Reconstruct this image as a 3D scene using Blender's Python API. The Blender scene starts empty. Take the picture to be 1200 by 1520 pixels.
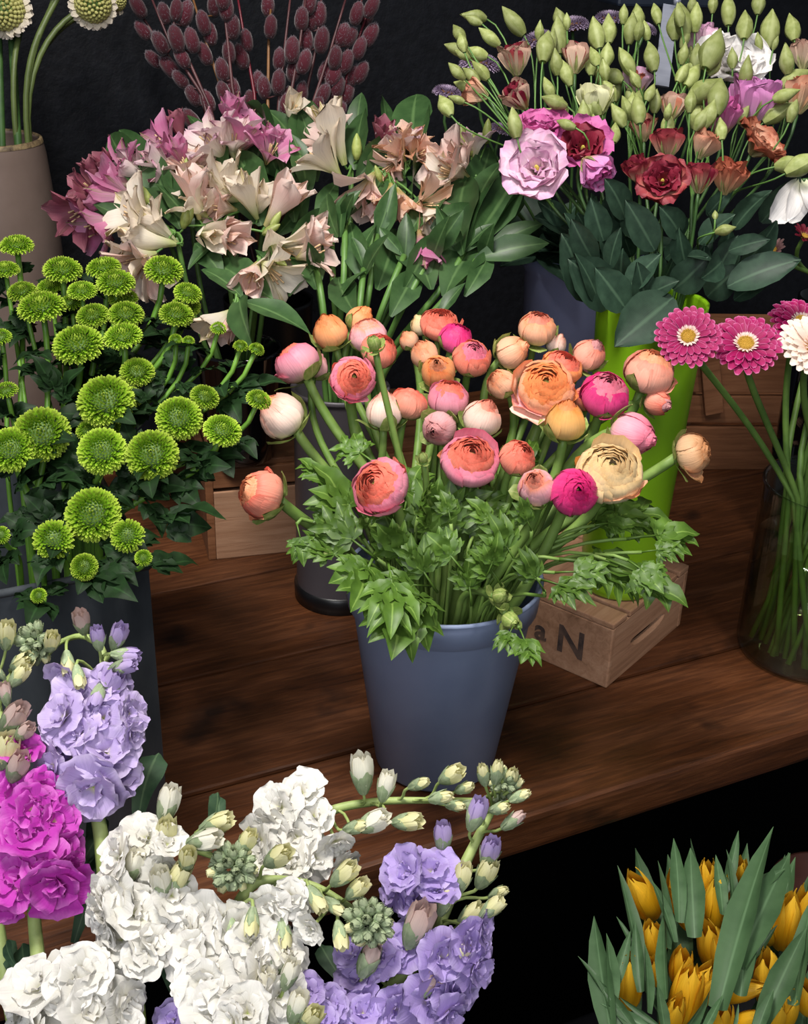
import bpy, bmesh, math, random
from mathutils import Vector, Matrix, noise

random.seed(11)
PI = math.pi
SC = bpy.context.scene
COL = SC.collection

# ------------------------------------------------------------------ camera
F_PX = 1800.0                       # focal length in pixels of the 1200x1520 frame
PITCH, ROLL = math.radians(27.0), math.radians(1.8)
CAM = Vector((0, 0, 0.90))          # eye 0.9 m above the display table (table top: z = 0)
_f = Vector((0, math.cos(PITCH), -math.sin(PITCH)))
_r, _u = Vector((1, 0, 0)), Vector((0, math.sin(PITCH), math.cos(PITCH)))
CR = _r * math.cos(ROLL) + _u * math.sin(ROLL)
CU = -_r * math.sin(ROLL) + _u * math.cos(ROLL)
CF = _f
cam_data = bpy.data.cameras.new('camera')
cam = bpy.data.objects.new('camera', cam_data)
COL.objects.link(cam)
cam.matrix_world = Matrix.Translation(CAM) @ Matrix((CR, CU, -CF)).transposed().to_4x4()
cam_data.sensor_fit = 'VERTICAL'
cam_data.sensor_height = 24
cam_data.lens = F_PX / 1520 * 24
cam_data.clip_start, cam_data.clip_end = 0.05, 40
SC.camera = cam

# ------------------------------------------------------------------ light
wd = bpy.data.worlds.new('world')
SC.world = wd
wd.use_nodes = True
wd.node_tree.nodes['Background'].inputs[0].default_value = (0.80, 0.88, 1.0, 1)
wd.node_tree.nodes['Background'].inputs[1].default_value = 0.10


def area(name, loc, target, size, power, color=(1, 1, 1), spread=180):
    d = bpy.data.lights.new(name, 'AREA')
    d.shape, d.size, d.energy, d.color = 'DISK', size, power, color
    d.spread = math.radians(spread)
    o = bpy.data.objects.new(name, d)
    COL.objects.link(o)
    o.location = loc
    o.rotation_euler = (Vector(target) - Vector(loc)).to_track_quat('-Z', 'Y').to_euler()
    return o


area('ceiling_lamp_over_counter', (-0.40, 0.62, 2.40), (0.0, 1.30, 0.2), 0.5, 21, (1.0, 0.96, 0.90), 100)
area('ceiling_lamp_right', (0.70, 0.30, 2.3), (0.45, 1.25, 0.15), 0.3, 5, (1.0, 0.93, 0.86), 90)
area('front_fill_light', (-0.3, -1.6, 1.7), (0.05, 1.1, 0.15), 1.7, 30, (0.93, 0.95, 1.0), 150)  # soft fill added behind the camera to brighten the fronts, not a window
SC.view_settings.view_transform = 'Standard'
SC.view_settings.look = 'None'
SC.view_settings.gamma = 1
SC.view_settings.use_curve_mapping = False
SC.view_settings.exposure = 0.0
SC.cycles.transparent_max_bounces = 24


# ------------------------------------------------------------------ helpers
def at(u, v, dep):
    """the point that the photograph shows at pixel (u, v), DEP metres in front of the lens"""
    return CAM + dep * (CF + CR * ((u - 600) / F_PX) - CU * ((v - 760) / F_PX))


def onz(u, v, z):
    d = at(u, v, 1) - CAM
    return CAM + d * ((z - CAM.z) / d.z)


def face(r, u, t):
    """a direction given as right / up / towards the viewer"""
    return (CR * r + CU * u - CF * t).normalized()


def lerp(a, b, t):
    return a + (b - a) * t


def interp(tab, t):
    for (a, x), (b, y) in zip(tab, tab[1:]):
        if t <= b:
            k = (t - a) / (b - a) if b > a else 0
            k = k * k * (3 - 2 * k) * 0.4 + k * 0.6
            return x + (y - x) * k
    return tab[-1][1]


def bez(p, t):
    p = list(p)
    while len(p) > 1:
        p = [lerp(a, b, t) for a, b in zip(p, p[1:])]
    return p[0]


class G:
    """collects geometry of ONE mesh"""

    def __init__(s):
        s.v, s.f, s.m, s.uv = [], [], [], []

    def grid(s, fn, nu, nv, mat=0, M=None, close=False):
        b = len(s.v)
        for j in range(nv + 1):
            for i in range(nu + 1):
                p = fn(i / nu, j / nv)
                s.v.append(tuple(M @ p) if M is not None else tuple(p))
                s.uv.append((i / nu, j / nv))
        w = nu + 1
        for j in range(nv):
            for i in range(nu):
                a = b + j * w + i
                s.f.append((a, a + 1, a + 1 + w, a + w))
                s.m.append(mat)

    def tube(s, pts, rad, n=7, mat=0, cap=True):
        """swept tube; rad: a number or one per point"""
        pts = [Vector(p) for p in pts]
        if not hasattr(rad, '__len__'):
            rad = [rad] * len(pts)
        t0 = (pts[1] - pts[0]).normalized()
        a = t0.orthogonal().normalized()
        rings = []
        for k, p in enumerate(pts):
            t = (pts[min(k + 1, len(pts) - 1)] - pts[max(k - 1, 0)]).normalized()
            a = (a - t * a.dot(t)).normalized()
            c = t.cross(a)
            rings.append([p + (a * math.cos(2 * PI * i / n) + c * math.sin(2 * PI * i / n)) * rad[k] for i in range(n)])
        b = len(s.v)
        for k, r in enumerate(rings):
            for i, p in enumerate(r):
                s.v.append(tuple(p))
                s.uv.append((i / n, k / (len(rings) - 1)))
        for k in range(len(rings) - 1):
            for i in range(n):
                j = (i + 1) % n
                s.f.append((b + k * n + i, b + k * n + j, b + (k + 1) * n + j, b + (k + 1) * n + i))
                s.m.append(mat)
        if cap:
            s.f.append(tuple(b + i for i in reversed(range(n))))
            s.f.append(tuple(b + (len(rings) - 1) * n + i for i in range(n)))
            s.m += [mat, mat]

    def lathe(s, prof, n=40, mat=0, M=None):
        b = len(s.v)
        for k, (r, z) in enumerate(prof):
            for i in range(n):
                a = 2 * PI * i / n
                p = Vector((r * math.cos(a), r * math.sin(a), z))
                s.v.append(tuple(M @ p) if M is not None else tuple(p))
                s.uv.append((i / n, k / (len(prof) - 1)))
        for k in range(len(prof) - 1):
            for i in range(n):
                j = (i + 1) % n
                s.f.append((b + k * n + i, b + k * n + j, b + (k + 1) * n + j, b + (k + 1) * n + i))
                s.m.append(mat)

    def box(s, lo, hi, mat=0, M=None):
        b = len(s.v)
        for z in (lo[2], hi[2]):
            for y in (lo[1], hi[1]):
                for x in (lo[0], hi[0]):
                    p = Vector((x, y, z))
                    s.v.append(tuple(M @ p) if M is not None else tuple(p))
                    s.uv.append((x, y))
        for q in ((0, 2, 3, 1), (4, 5, 7, 6), (0, 1, 5, 4), (2, 6, 7, 3), (0, 4, 6, 2), (1, 3, 7, 5)):
            s.f.append(tuple(b + i for i in q))
            s.m.append(mat)

    def build(s, name, nmat=None, smooth=True, bevel=0):
        me = bpy.data.meshes.new(name)
        me.from_pydata(s.v, [], s.f)
        nm = nmat or (max(s.m) + 1 if s.m else 1)
        for _ in range(nm):
            me.materials.append(None)
        me.polygons.foreach_set('material_index', s.m)
        uvl = me.uv_layers.new(name='UVMap')
        li = [0] * len(me.loops)
        me.loops.foreach_get('vertex_index', li)
        flat = []
        for i in li:
            flat += s.uv[i]
        uvl.data.foreach_set('uv', flat)
        if bevel:
            bm = bmesh.new()
            bm.from_mesh(me)
            bmesh.ops.bevel(bm, geom=list(bm.edges), offset=bevel, segments=2, affect='EDGES', profile=0.6)
            bm.to_mesh(me)
            bm.free()
        me.polygons.foreach_set('use_smooth', [smooth] * len(me.polygons))
        me.update()
        return me


WM = {}          # world matrices of what has been placed


def put(name, me, parent=None, W=None, mats=()):
    """link a mesh as one object; W is its world matrix"""
    o = bpy.data.objects.new(name, me)
    COL.objects.link(o)
    W = W if W is not None else Matrix.Identity(4)
    if parent is not None:
        o.parent = parent
        o.matrix_basis = WM[parent.name].inverted() @ W
    else:
        o.matrix_basis = W
    WM[o.name] = W.copy()
    mats = mats if isinstance(mats, (list, tuple)) else [mats]
    for i, m in enumerate(mats):
        o.material_slots[i].link = 'OBJECT'
        o.material_slots[i].material = m
    return o


def tag(o, label=None, cat=None, group=None, kind=None):
    for k, x in (('label', label), ('category', cat), ('group', group), ('kind', kind)):
        if x:
            o[k] = x
    return o


def thing(name, label, cat, loc, group=None):
    o = bpy.data.objects.new(name, None)
    o.empty_display_size = 0.02
    COL.objects.link(o)
    o.location = loc
    WM[o.name] = Matrix.Translation(Vector(loc))
    return tag(o, label, cat, group)


def frame(p, z, scale=1.0, roll=0.0, ref=None):
    """matrix at p whose local Z looks along z"""
    z = Vector(z).normalized()
    x = (ref if ref is not None else Vector((0.3, 0.2, 1))).cross(z)
    if x.length < 1e-3:
        x = z.orthogonal()
    x.normalize()
    y = z.cross(x)
    x2 = x * math.cos(roll) + y * math.sin(roll)
    y2 = z.cross(x2)
    m = Matrix((x2, y2, z)).transposed().to_4x4()
    sc = scale if hasattr(scale, '__len__') else (scale, scale, scale)
    return Matrix.Translation(p) @ m @ Matrix.Diagonal((*sc, 1))


def along(p, q, nrm, width=1.0, roll=0.0):
    """matrix with Y from p to q (unit length = |pq|), Z near nrm"""
    y = (q - p)
    L = y.length
    y = y / L
    z = (nrm - y * nrm.dot(y))
    if z.length < 1e-4:
        z = y.orthogonal()
    z.normalize()
    x = y.cross(z)
    if roll:
        x, z = x * math.cos(roll) + z * math.sin(roll), z * math.cos(roll) - x * math.sin(roll)
    return Matrix.Translation(p) @ Matrix((x, y, z)).transposed().to_4x4() @ Matrix.Diagonal((L * width, L, L, 1))


# ------------------------------------------------------------------ materials
def lin(h):
    h = h.lstrip('#')
    c = [int(h[i:i + 2], 16) / 255 for i in (0, 2, 4)]
    return tuple((x / 12.92 if x <= 0.04045 else ((x + 0.055) / 1.055) ** 2.4) for x in c) + (1,)


MATS = {}


def newmat(name):
    m = bpy.data.materials.new(name)
    m.use_nodes = True
    nt = m.node_tree
    for n in list(nt.nodes):
        nt.nodes.remove(n)
    MATS[name] = m

    def N(t, **kw):
        n = nt.nodes.new(t)
        for k, x in kw.items():
            if k.startswith('i_'):
                key = k[2:].replace('_', ' ')
                n.inputs[key].default_value = x
            else:
                setattr(n, k, x)
        return n
    L = nt.links.new
    out = N('ShaderNodeOutputMaterial')
    return m, N, L, out


def ramp(N, stops):
    r = N('ShaderNodeValToRGB')
    e = r.color_ramp.elements
    while len(e) > 1:
        e.remove(e[-1])
    e[0].position, e[0].color = stops[0][0], lin(stops[0][1])
    for p, c in stops[1:]:
        x = e.new(p)
        x.color = lin(c)
    return r


def petal_mat(name, stops, streak=None, edge=None, rough=0.5, trans=0.28, vary=0.16, vein=0.12, sheen=0.0, spec=0.3, amp=0.35):
    """colour along the petal (UV v) with fine veins across; STREAK colours stripes, EDGE colours the rim"""
    m, N, L, out = newmat(name)
    uv = N('ShaderNodeUVMap')
    sep = N('ShaderNodeSeparateXYZ')
    L(uv.outputs[0], sep.inputs[0])
    oi = N('ShaderNodeObjectInfo')
    nz = N('ShaderNodeTexNoise', i_Scale=3.0, i_Detail=3.0)
    tc = N('ShaderNodeTexCoord')
    L(tc.outputs['Object'], nz.inputs['Vector'])
    ad = N('ShaderNodeMath', operation='MULTIPLY_ADD')
    L(nz.outputs[0], ad.inputs[0])
    ad.inputs[1].default_value = amp
    sh = N('ShaderNodeMath', operation='SUBTRACT')
    L(sep.outputs['Y'], sh.inputs[0])
    sh.inputs[1].default_value = amp * 0.5
    L(sh.outputs[0], ad.inputs[2])
    r = ramp(N, stops)
    L(ad.outputs[0], r.inputs[0])
    col = r.outputs[0]
    # veins that run along the petal
    mp = N('ShaderNodeMapping')
    mp.inputs['Scale'].default_value = (26, 1.6, 1)
    L(uv.outputs[0], mp.inputs[0])
    vn = N('ShaderNodeTexNoise', i_Scale=1.0, i_Detail=2.0)
    L(mp.outputs[0], vn.inputs['Vector'])
    if streak:
        sr = N('ShaderNodeMapRange', i_From_Min=0.5, i_From_Max=0.62)
        L(vn.outputs[0], sr.inputs[0])
        cn = N('ShaderNodeMath', operation='ABSOLUTE')
        c2 = N('ShaderNodeMath', operation='SUBTRACT')
        L(sep.outputs['X'], c2.inputs[0])
        c2.inputs[1].default_value = 0.5
        L(c2.outputs[0], cn.inputs[0])
        k = N('ShaderNodeMapRange', i_From_Min=0.05, i_From_Max=0.34, i_To_Min=1.0, i_To_Max=0.0)
        L(cn.outputs[0], k.inputs[0])
        ml = N('ShaderNodeMath', operation='MULTIPLY')
        L(sr.outputs[0], ml.inputs[0])
        L(k.outputs[0], ml.inputs[1])
        mx = N('ShaderNodeMixRGB')
        mx.inputs[2].default_value = lin(streak)
        L(ml.outputs[0], mx.inputs[0])
        L(col, mx.inputs[1])
        col = mx.outputs[0]
    if edge:
        c2 = N('ShaderNodeMath', operation='SUBTRACT')
        L(sep.outputs['X'], c2.inputs[0])
        c2.inputs[1].default_value = 0.5
        cn = N('ShaderNodeMath', operation='ABSOLUTE')
        L(c2.outputs[0], cn.inputs[0])
        k1 = N('ShaderNodeMapRange', i_From_Min=0.42, i_From_Max=0.5)
        L(cn.outputs[0], k1.inputs[0])
        k2 = N('ShaderNodeMapRange', i_From_Min=0.93, i_From_Max=1.0)
        L(sep.outputs['Y'], k2.inputs[0])
        mxx = N('ShaderNodeMath', operation='MAXIMUM')
        L(k1.outputs[0], mxx.inputs[0])
        L(k2.outputs[0], mxx.inputs[1])
        mx = N('ShaderNodeMixRGB')
        mx.inputs[2].default_value = lin(edge)
        L(mxx.outputs[0], mx.inputs[0])
        L(col, mx.inputs[1])
        col = mx.outputs[0]
    vm = N('ShaderNodeMapRange', i_From_Min=0.3, i_From_Max=0.7, i_To_Min=1 - vein, i_To_Max=1 + vein * 0.4)
    L(vn.outputs[0], vm.inputs[0])
    rm = N('ShaderNodeMapRange', i_To_Min=1 - vary, i_To_Max=1 + vary * 0.5)
    L(oi.outputs['Random'], rm.inputs[0])
    mu = N('ShaderNodeMath', operation='MULTIPLY')
    L(vm.outputs[0], mu.inputs[0])
    L(rm.outputs[0], mu.inputs[1])
    hs = N('ShaderNodeHueSaturation')
    L(col, hs.inputs['Color'])
    L(mu.outputs[0], hs.inputs['Value'])
    bm_ = N('ShaderNodeBump', i_Strength=0.25, i_Distance=0.002)
    L(vn.outputs[0], bm_.inputs['Height'])
    p = N('ShaderNodeBsdfPrincipled', i_Roughness=rough, i_Specular_IOR_Level=spec, i_Sheen_Weight=sheen)
    L(hs.outputs[0], p.inputs['Base Color'])
    L(bm_.outputs[0], p.inputs['Normal'])
    tr = N('ShaderNodeBsdfTranslucent')
    L(hs.outputs[0], tr.inputs['Color'])
    ms = N('ShaderNodeMixShader')
    ms.inputs[0].default_value = trans
    L(p.outputs[0], ms.inputs[1])
    L(tr.outputs[0], ms.inputs[2])
    L(ms.outputs[0], out.inputs[0])
    return m


def leaf_mat(name, base, light, rib, rough=0.42, trans=0.16, vary=0.25, spec=0.4):
    m, N, L, out = newmat(name)
    uv = N('ShaderNodeUVMap')
    sep = N('ShaderNodeSeparateXYZ')
    L(uv.outputs[0], sep.inputs[0])
    tc = N('ShaderNodeTexCoord')
    nz = N('ShaderNodeTexNoise', i_Scale=5.0, i_Detail=4.0)
    L(tc.outputs['Object'], nz.inputs['Vector'])
    r = ramp(N, [(0.3, base), (0.75, light)])
    L(nz.outputs[0], r.inputs[0])
    c2 = N('ShaderNodeMath', operation='SUBTRACT')
    L(sep.outputs['X'], c2.inputs[0])
    c2.inputs[1].default_value = 0.5
    cn = N('ShaderNodeMath', operation='ABSOLUTE')
    L(c2.outputs[0], cn.inputs[0])
    k = N('ShaderNodeMapRange', i_From_Min=0.015, i_From_Max=0.06, i_To_Min=0.7, i_To_Max=0.0)
    L(cn.outputs[0], k.inputs[0])
    mx = N('ShaderNodeMixRGB')
    mx.inputs[2].default_value = lin(rib)
    L(k.outputs[0], mx.inputs[0])
    L(r.outputs[0], mx.inputs[1])
    oi = N('ShaderNodeObjectInfo')
    rm = N('ShaderNodeMapRange', i_To_Min=1 - vary, i_To_Max=1 + vary * 0.6)
    L(oi.outputs['Random'], rm.inputs[0])
    hs = N('ShaderNodeHueSaturation')
    L(mx.outputs[0], hs.inputs['Color'])
    L(rm.outputs[0], hs.inputs['Value'])
    wv = N('ShaderNodeTexWave', i_Scale=9.0, i_Distortion=2.0)
    L(uv.outputs[0], wv.inputs['Vector'])
    bp = N('ShaderNodeBump', i_Strength=0.05, i_Distance=0.001)
    L(wv.outputs['Fac'], bp.inputs['Height'])
    p = N('ShaderNodeBsdfPrincipled', i_Roughness=rough, i_Specular_IOR_Level=spec)
    L(hs.outputs[0], p.inputs['Base Color'])
    L(bp.outputs[0], p.inputs['Normal'])
    tr = N('ShaderNodeBsdfTranslucent')
    L(hs.outputs[0], tr.inputs['Color'])
    ms = N('ShaderNodeMixShader')
    ms.inputs[0].default_value = trans
    L(p.outputs[0], ms.inputs[1])
    L(tr.outputs[0], ms.inputs[2])
    L(ms.outputs[0], out.inputs[0])
    return m


def plain_mat(name, c1, c2=None, rough=0.5, metal=0.0, scale=6.0, bump=0.1, spec=0.5, stretch=(1, 1, 1), coat=0.0, sheen=0.0, lo=0.35, hi=0.68, rvar=0.0):
    m, N, L, out = newmat(name)
    tc = N('ShaderNodeTexCoord')
    mp = N('ShaderNodeMapping')
    mp.inputs['Scale'].default_value = stretch
    L(tc.outputs['Object'], mp.inputs[0])
    nz = N('ShaderNodeTexNoise', i_Scale=scale, i_Detail=6.0, i_Roughness=0.62)
    L(mp.outputs[0], nz.inputs['Vector'])
    r = ramp(N, [(lo, c1), (hi, c2 or c1)])
    L(nz.outputs[0], r.inputs[0])
    p = N('ShaderNodeBsdfPrincipled', i_Roughness=rough, i_Metallic=metal, i_Specular_IOR_Level=spec, i_Coat_Weight=coat, i_Sheen_Weight=sheen)
    L(r.outputs[0], p.inputs['Base Color'])
    if rvar:
        rr = N('ShaderNodeMapRange', i_From_Min=0.3, i_From_Max=0.7, i_To_Min=rough - rvar, i_To_Max=rough + rvar)
        L(nz.outputs[0], rr.inputs[0])
        L(rr.outputs[0], p.inputs['Roughness'])
    b = N('ShaderNodeBump', i_Strength=bump, i_Distance=0.004)
    L(nz.outputs[0], b.inputs['Height'])
    L(b.outputs[0], p.inputs['Normal'])
    L(p.outputs[0], out.inputs[0])
    return m


def wood_mat(name, dark, mid, light, rough=0.45, grain=9.0, stains=None, spec=0.4, knots=0.0):
    """grain runs along the object's X"""
    m, N, L, out = newmat(name)
    tc = N('ShaderNodeTexCoord')
    oi = N('ShaderNodeObjectInfo')
    of = N('ShaderNodeVectorMath', operation='ADD')
    cb = N('ShaderNodeCombineXYZ')
    rs = N('ShaderNodeMath', operation='MULTIPLY')
    L(oi.outputs['Random'], rs.inputs[0])
    rs.inputs[1].default_value = 37.0
    L(rs.outputs[0], cb.inputs[0])
    L(rs.outputs[0], cb.inputs[1])
    L(tc.outputs['Object'], of.inputs[0])
    L(cb.outputs[0], of.inputs[1])
    mp = N('ShaderNodeMapping')
    mp.inputs['Scale'].default_value = (1.3, 16, 16)
    L(of.outputs[0], mp.inputs[0])
    n1 = N('ShaderNodeTexNoise', i_Scale=grain, i_Detail=8.0, i_Roughness=0.65, i_Distortion=0.6)
    L(mp.outputs[0], n1.inputs['Vector'])
    mp2 = N('ShaderNodeMapping')
    mp2.inputs['Scale'].default_value = (0.6, 3.2, 3.2)
    L(of.outputs[0], mp2.inputs[0])
    n2 = N('ShaderNodeTexNoise', i_Scale=4.0, i_Detail=4.0, i_Distortion=1.2)
    L(mp2.outputs[0], n2.inputs['Vector'])
    av = N('ShaderNodeMath', operation='MULTIPLY_ADD')
    L(n1.outputs[0], av.inputs[0])
    av.inputs[1].default_value = 0.6
    mm = N('ShaderNodeMath', operation='MULTIPLY')
    L(n2.outputs[0], mm.inputs[0])
    mm.inputs[1].default_value = 0.4
    L(mm.outputs[0], av.inputs[2])
    r = ramp(N, [(0.30, dark), (0.5, mid), (0.72, light)])
    L(av.outputs[0], r.inputs[0])
    col = r.outputs[0]
    if stains:
        ns = N('ShaderNodeTexNoise', i_Scale=9.0, i_Detail=3.0)
        L(of.outputs[0], ns.inputs['Vector'])
        sr = N('ShaderNodeMapRange', i_From_Min=0.60, i_From_Max=0.72, i_To_Max=0.85)
        L(ns.outputs[0], sr.inputs[0])
        mx = N('ShaderNodeMixRGB')
        mx.inputs[2].default_value = lin(stains)
        L(sr.outputs[0], mx.inputs[0])
        L(col, mx.inputs[1])
        col = mx.outputs[0]
    p = N('ShaderNodeBsdfPrincipled', i_Roughness=rough, i_Specular_IOR_Level=spec)
    L(col, p.inputs['Base Color'])
    rr = N('ShaderNodeMapRange', i_From_Min=0.3, i_From_Max=0.7, i_To_Min=rough - 0.1, i_To_Max=rough + 0.15)
    L(n2.outputs[0], rr.inputs[0])
    L(rr.outputs[0], p.inputs['Roughness'])
    b = N('ShaderNodeBump', i_Strength=0.25, i_Distance=0.003)
    L(n1.outputs[0], b.inputs['Height'])
    L(b.outputs[0], p.inputs['Normal'])
    L(p.outputs[0], out.inputs[0])
    return m


def glass_mat(name, tint, refl=1.0):
    m, N, L, out = newmat(name)
    lw = N('ShaderNodeLayerWeight', i_Blend=0.5)
    pw = N('ShaderNodeMath', operation='POWER')
    L(lw.outputs['Facing'], pw.inputs[0])
    pw.inputs[1].default_value = 4.0
    fr = N('ShaderNodeMapRange', i_To_Min=0.05 * refl, i_To_Max=0.8 * refl)
    L(pw.outputs[0], fr.inputs[0])
    tr = N('ShaderNodeBsdfTransparent')
    tr.inputs[0].default_value = lin(tint)
    ct = N('ShaderNodeMixRGB')
    ct.inputs[1].default_value = lin(tint)
    ct.inputs[2].default_value = lin('#8c9a90')
    L(pw.outputs[0], ct.inputs[0])
    L(ct.outputs[0], tr.inputs[0])
    gl = N('ShaderNodeBsdfGlossy', i_Roughness=0.03)
    ms = N('ShaderNodeMixShader')
    L(fr.outputs[0], ms.inputs[0])
    L(tr.outputs[0], ms.inputs[1])
    L(gl.outputs[0], ms.inputs[2])
    L(ms.outputs[0], out.inputs[0])
    return m


WALL = plain_mat('black_painted_plaster', '#0b0d12', '#14161c', rough=0.6, scale=60, bump=0.5, spec=0.25)
FLOORM = plain_mat('black_floor', '#040404', '#080808', rough=0.8, scale=8, spec=0.1)
DARKBOARD = plain_mat('black_stained_board', '#0b0b0d', '#16161a', rough=0.55, scale=20, bump=0.2, spec=0.3)
TABLE = wood_mat('brown_oiled_wood', '#25130a', '#4b2914', '#704427', rough=0.42, stains='#120805')
CRATE = wood_mat('pale_crate_wood', '#7d5a42', '#a57c60', '#bb9477', rough=0.62, grain=7)
CRATE_D = wood_mat('brown_crate_wood', '#5a3820', '#84573a', '#9a6c4c', rough=0.6, grain=7)
INK = plain_mat('stamp_ink', '#2a2426', '#6a5346', rough=0.7, scale=40)
ZINC = plain_mat('dark_zinc', '#3a3e43', '#565b61', rough=0.42, metal=0.25, scale=14, bump=0.12, rvar=0.1, stretch=(1, 1, .35))
BLUEPL = plain_mat('slate_blue_plastic', '#7783a0', '#8490ab', rough=0.42, scale=8, bump=0.04, spec=0.4, rvar=0.05)
LILACPL = plain_mat('lilac_blue_plastic', '#7a82a6', '#858db2', rough=0.45, scale=5, bump=0.03, spec=0.4)
GREYPL = plain_mat('warm_grey_plastic', '#474348', '#524d52', rough=0.4, scale=6, bump=0.03, spec=0.45)
BLACKPL = plain_mat('black_plastic', '#08080a', '#0e0e11', rough=0.35, scale=6, bump=0.03)
LIME = plain_mat('lime_green_ceramic', '#83b81c', '#92c426', rough=0.3, scale=4, bump=0.02, spec=0.5)
TAUPE = plain_mat('taupe_glazed_ceramic', '#66574f', '#74645c', rough=0.42, scale=7, bump=0.05, spec=0.4)
TAUPE_RIM = plain_mat('worn_brown_rim', '#3a2c22', '#8d7a58', rough=0.5, scale=90, bump=0.2)
DARKGLASS = plain_mat('smoked_glass', '#060608', '#0a0a0c', rough=0.06, scale=4, bump=0.0, spec=0.8)
GLASS = glass_mat('clear_glass', '#f6faf6')
WATER = glass_mat('vase_water', '#e6ecd2', 0.6)
STEELGREY = plain_mat('grey_metal_strip', '#7e8290', '#8a8e9c', rough=0.45, metal=0.2, scale=10)
RAILBLUE = plain_mat('dark_blue_rail', '#131a26', '#1b2331', rough=0.4, scale=10)
WHITE_LABEL = plain_mat('white_paper', '#c9cdd6', '#d5d9e2', rough=0.7, scale=10)

ST_RAN = plain_mat('ranunculus_stem', '#5f8038', '#80994f', rough=0.5, scale=25, bump=0.08, spec=0.35)
ST_MUM = plain_mat('chrysanthemum_stem', '#4e7a22', '#6a9634', rough=0.5, scale=25, bump=0.1)
ST_DARK = plain_mat('dark_green_stem', '#2c4a22', '#42642e', rough=0.5, scale=25, bump=0.1)
ST_ALS = plain_mat('alstroemeria_stem', '#4a6e30', '#628a42', rough=0.5, scale=25, bump=0.1)
ST_GER = plain_mat('gerbera_stem', '#4d6c2c', '#68883c', rough=0.55, scale=25, bump=0.1)
ST_STOCK = plain_mat('stock_stem', '#8fa35a', '#a8b873', rough=0.55, scale=25, bump=0.1)
ST_BROWN = plain_mat('willow_bark', '#3a1a1e', '#5a3436', rough=0.5, scale=25, bump=0.2)
ST_TAN = plain_mat('tan_willow_bark', '#6a4526', '#8a6038', rough=0.5, scale=25, bump=0.2)

LF_RAN = leaf_mat('ranunculus_leaf', '#3a581a', '#5f8030', '#82a04c', rough=0.45)
LF_MUM = leaf_mat('chrysanthemum_leaf', '#12240f', '#203a1b', '#2c4a26', rough=0.55, spec=0.2)
LF_ALS = leaf_mat('alstroemeria_leaf', '#2b4725', '#466539', '#5f7e4c', rough=0.42)
LF_LIS = leaf_mat('lisianthus_leaf', '#1f3327', '#334b3a', '#4a644e', rough=0.5, spec=0.3)
LF_TUL = leaf_mat('tulip_leaf', '#3a5636', '#516f4a', '#62815c', rough=0.5)
LF_STK = leaf_mat('stock_leaf', '#2f4a34', '#4a6648', '#67825c', rough=0.6)
SEPAL = leaf_mat('green_sepal', '#7d9648', '#a9b46a', '#b9bd7c', rough=0.5, trans=0.25)
SEPAL_G = leaf_mat('grey_green_sepal', '#8fa37c', '#b0bd98', '#b4c09c', rough=0.65, trans=0.15)
BUD_LIS = leaf_mat('lisianthus_bud', '#8c9850', '#b3bb7c', '#bcc488', rough=0.5, trans=0.25)
# ------------------------------------------------------------------ flower shapes (unit size, axis +Z, heart at the origin)
def flat_petal(g, L=1, W=.4, prof=((0, .3), (.5, .9), (.75, 1), (1, .35)), a0=.3, a1=0, a2=0, cup=0, ruf=0, fr=2, ph=0,
               nu=4, nv=5, mat=0, M=None, rnd=.12, start=0.0, twist=0.0):
    """petal along +Y, rising with the angle a0 + a1 t + a2 t^2"""
    n = nv * 3
    P = [(start, 0.0)]
    A = []
    for k in range(n + 1):
        t = k / n
        A.append(a0 + a1 * t + a2 * t * t)
        if k < n:
            P.append((P[-1][0] + math.cos(A[-1]) * L / n, P[-1][1] + math.sin(A[-1]) * L / n))

    def fn(u, v):
        s = 2 * u - 1
        vv = v * (1 - rnd * abs(s) ** 2.5 * (v ** 2))
        k = min(vv * n, n - 1e-6)
        i = int(k)
        y = lerp(P[i][0], P[i + 1][0], k - i)
        z = lerp(P[i][1], P[i + 1][1], k - i)
        a = A[i]
        w = W * interp(prof, v)
        off = cup * W * s * s * interp(prof, v) + ruf * math.sin(fr * PI * s + ph + 2 * v) * v * v
        x = w * s
        if twist:
            c, q = math.cos(twist * v), math.sin(twist * v)
            x, off = x * c - off * q, x * q + off * c
        return Vector((x, y - math.sin(a) * off, z + math.cos(a) * off))
    g.grid(fn, nu, nv, mat, M)


def shell_petal(g, prof, az, daz, wp=((0, .55), (.5, 1), (1, .9)), drop=.18, pw=3, ov=.05, ruf=0, fr=3, ph=0, nu=6, nv=6, mat=0, M=None, skew=0):
    """petal as a patch of a bowl: prof is a Bezier of (rho, z)"""
    pr = [Vector((a, b, 0)) for a, b in prof]

    def fn(u, v):
        s = 2 * u - 1
        h = daz / 2 * interp(wp, v)
        a = az + s * h + skew * v
        p = bez(pr, v * (1 - drop * abs(s) ** pw))
        rho = p.x * (1 + ov * s) + ruf * math.sin(fr * PI * s + ph) * v * v
        return Vector((rho * math.cos(a), rho * math.sin(a), p.y + ruf * .6 * math.sin(fr * PI * s * .7 + ph + 1) * v * v))
    g.grid(fn, nu, nv, mat, M)


def Rz(a):
    return Matrix.Rotation(a, 4, 'Z')


def Rx(a):
    return Matrix.Rotation(a, 4, 'X')


def single(fn, name, nmat=1, **k):
    g = G()
    fn(g, **k)
    return g.build(name, nmat)


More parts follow.
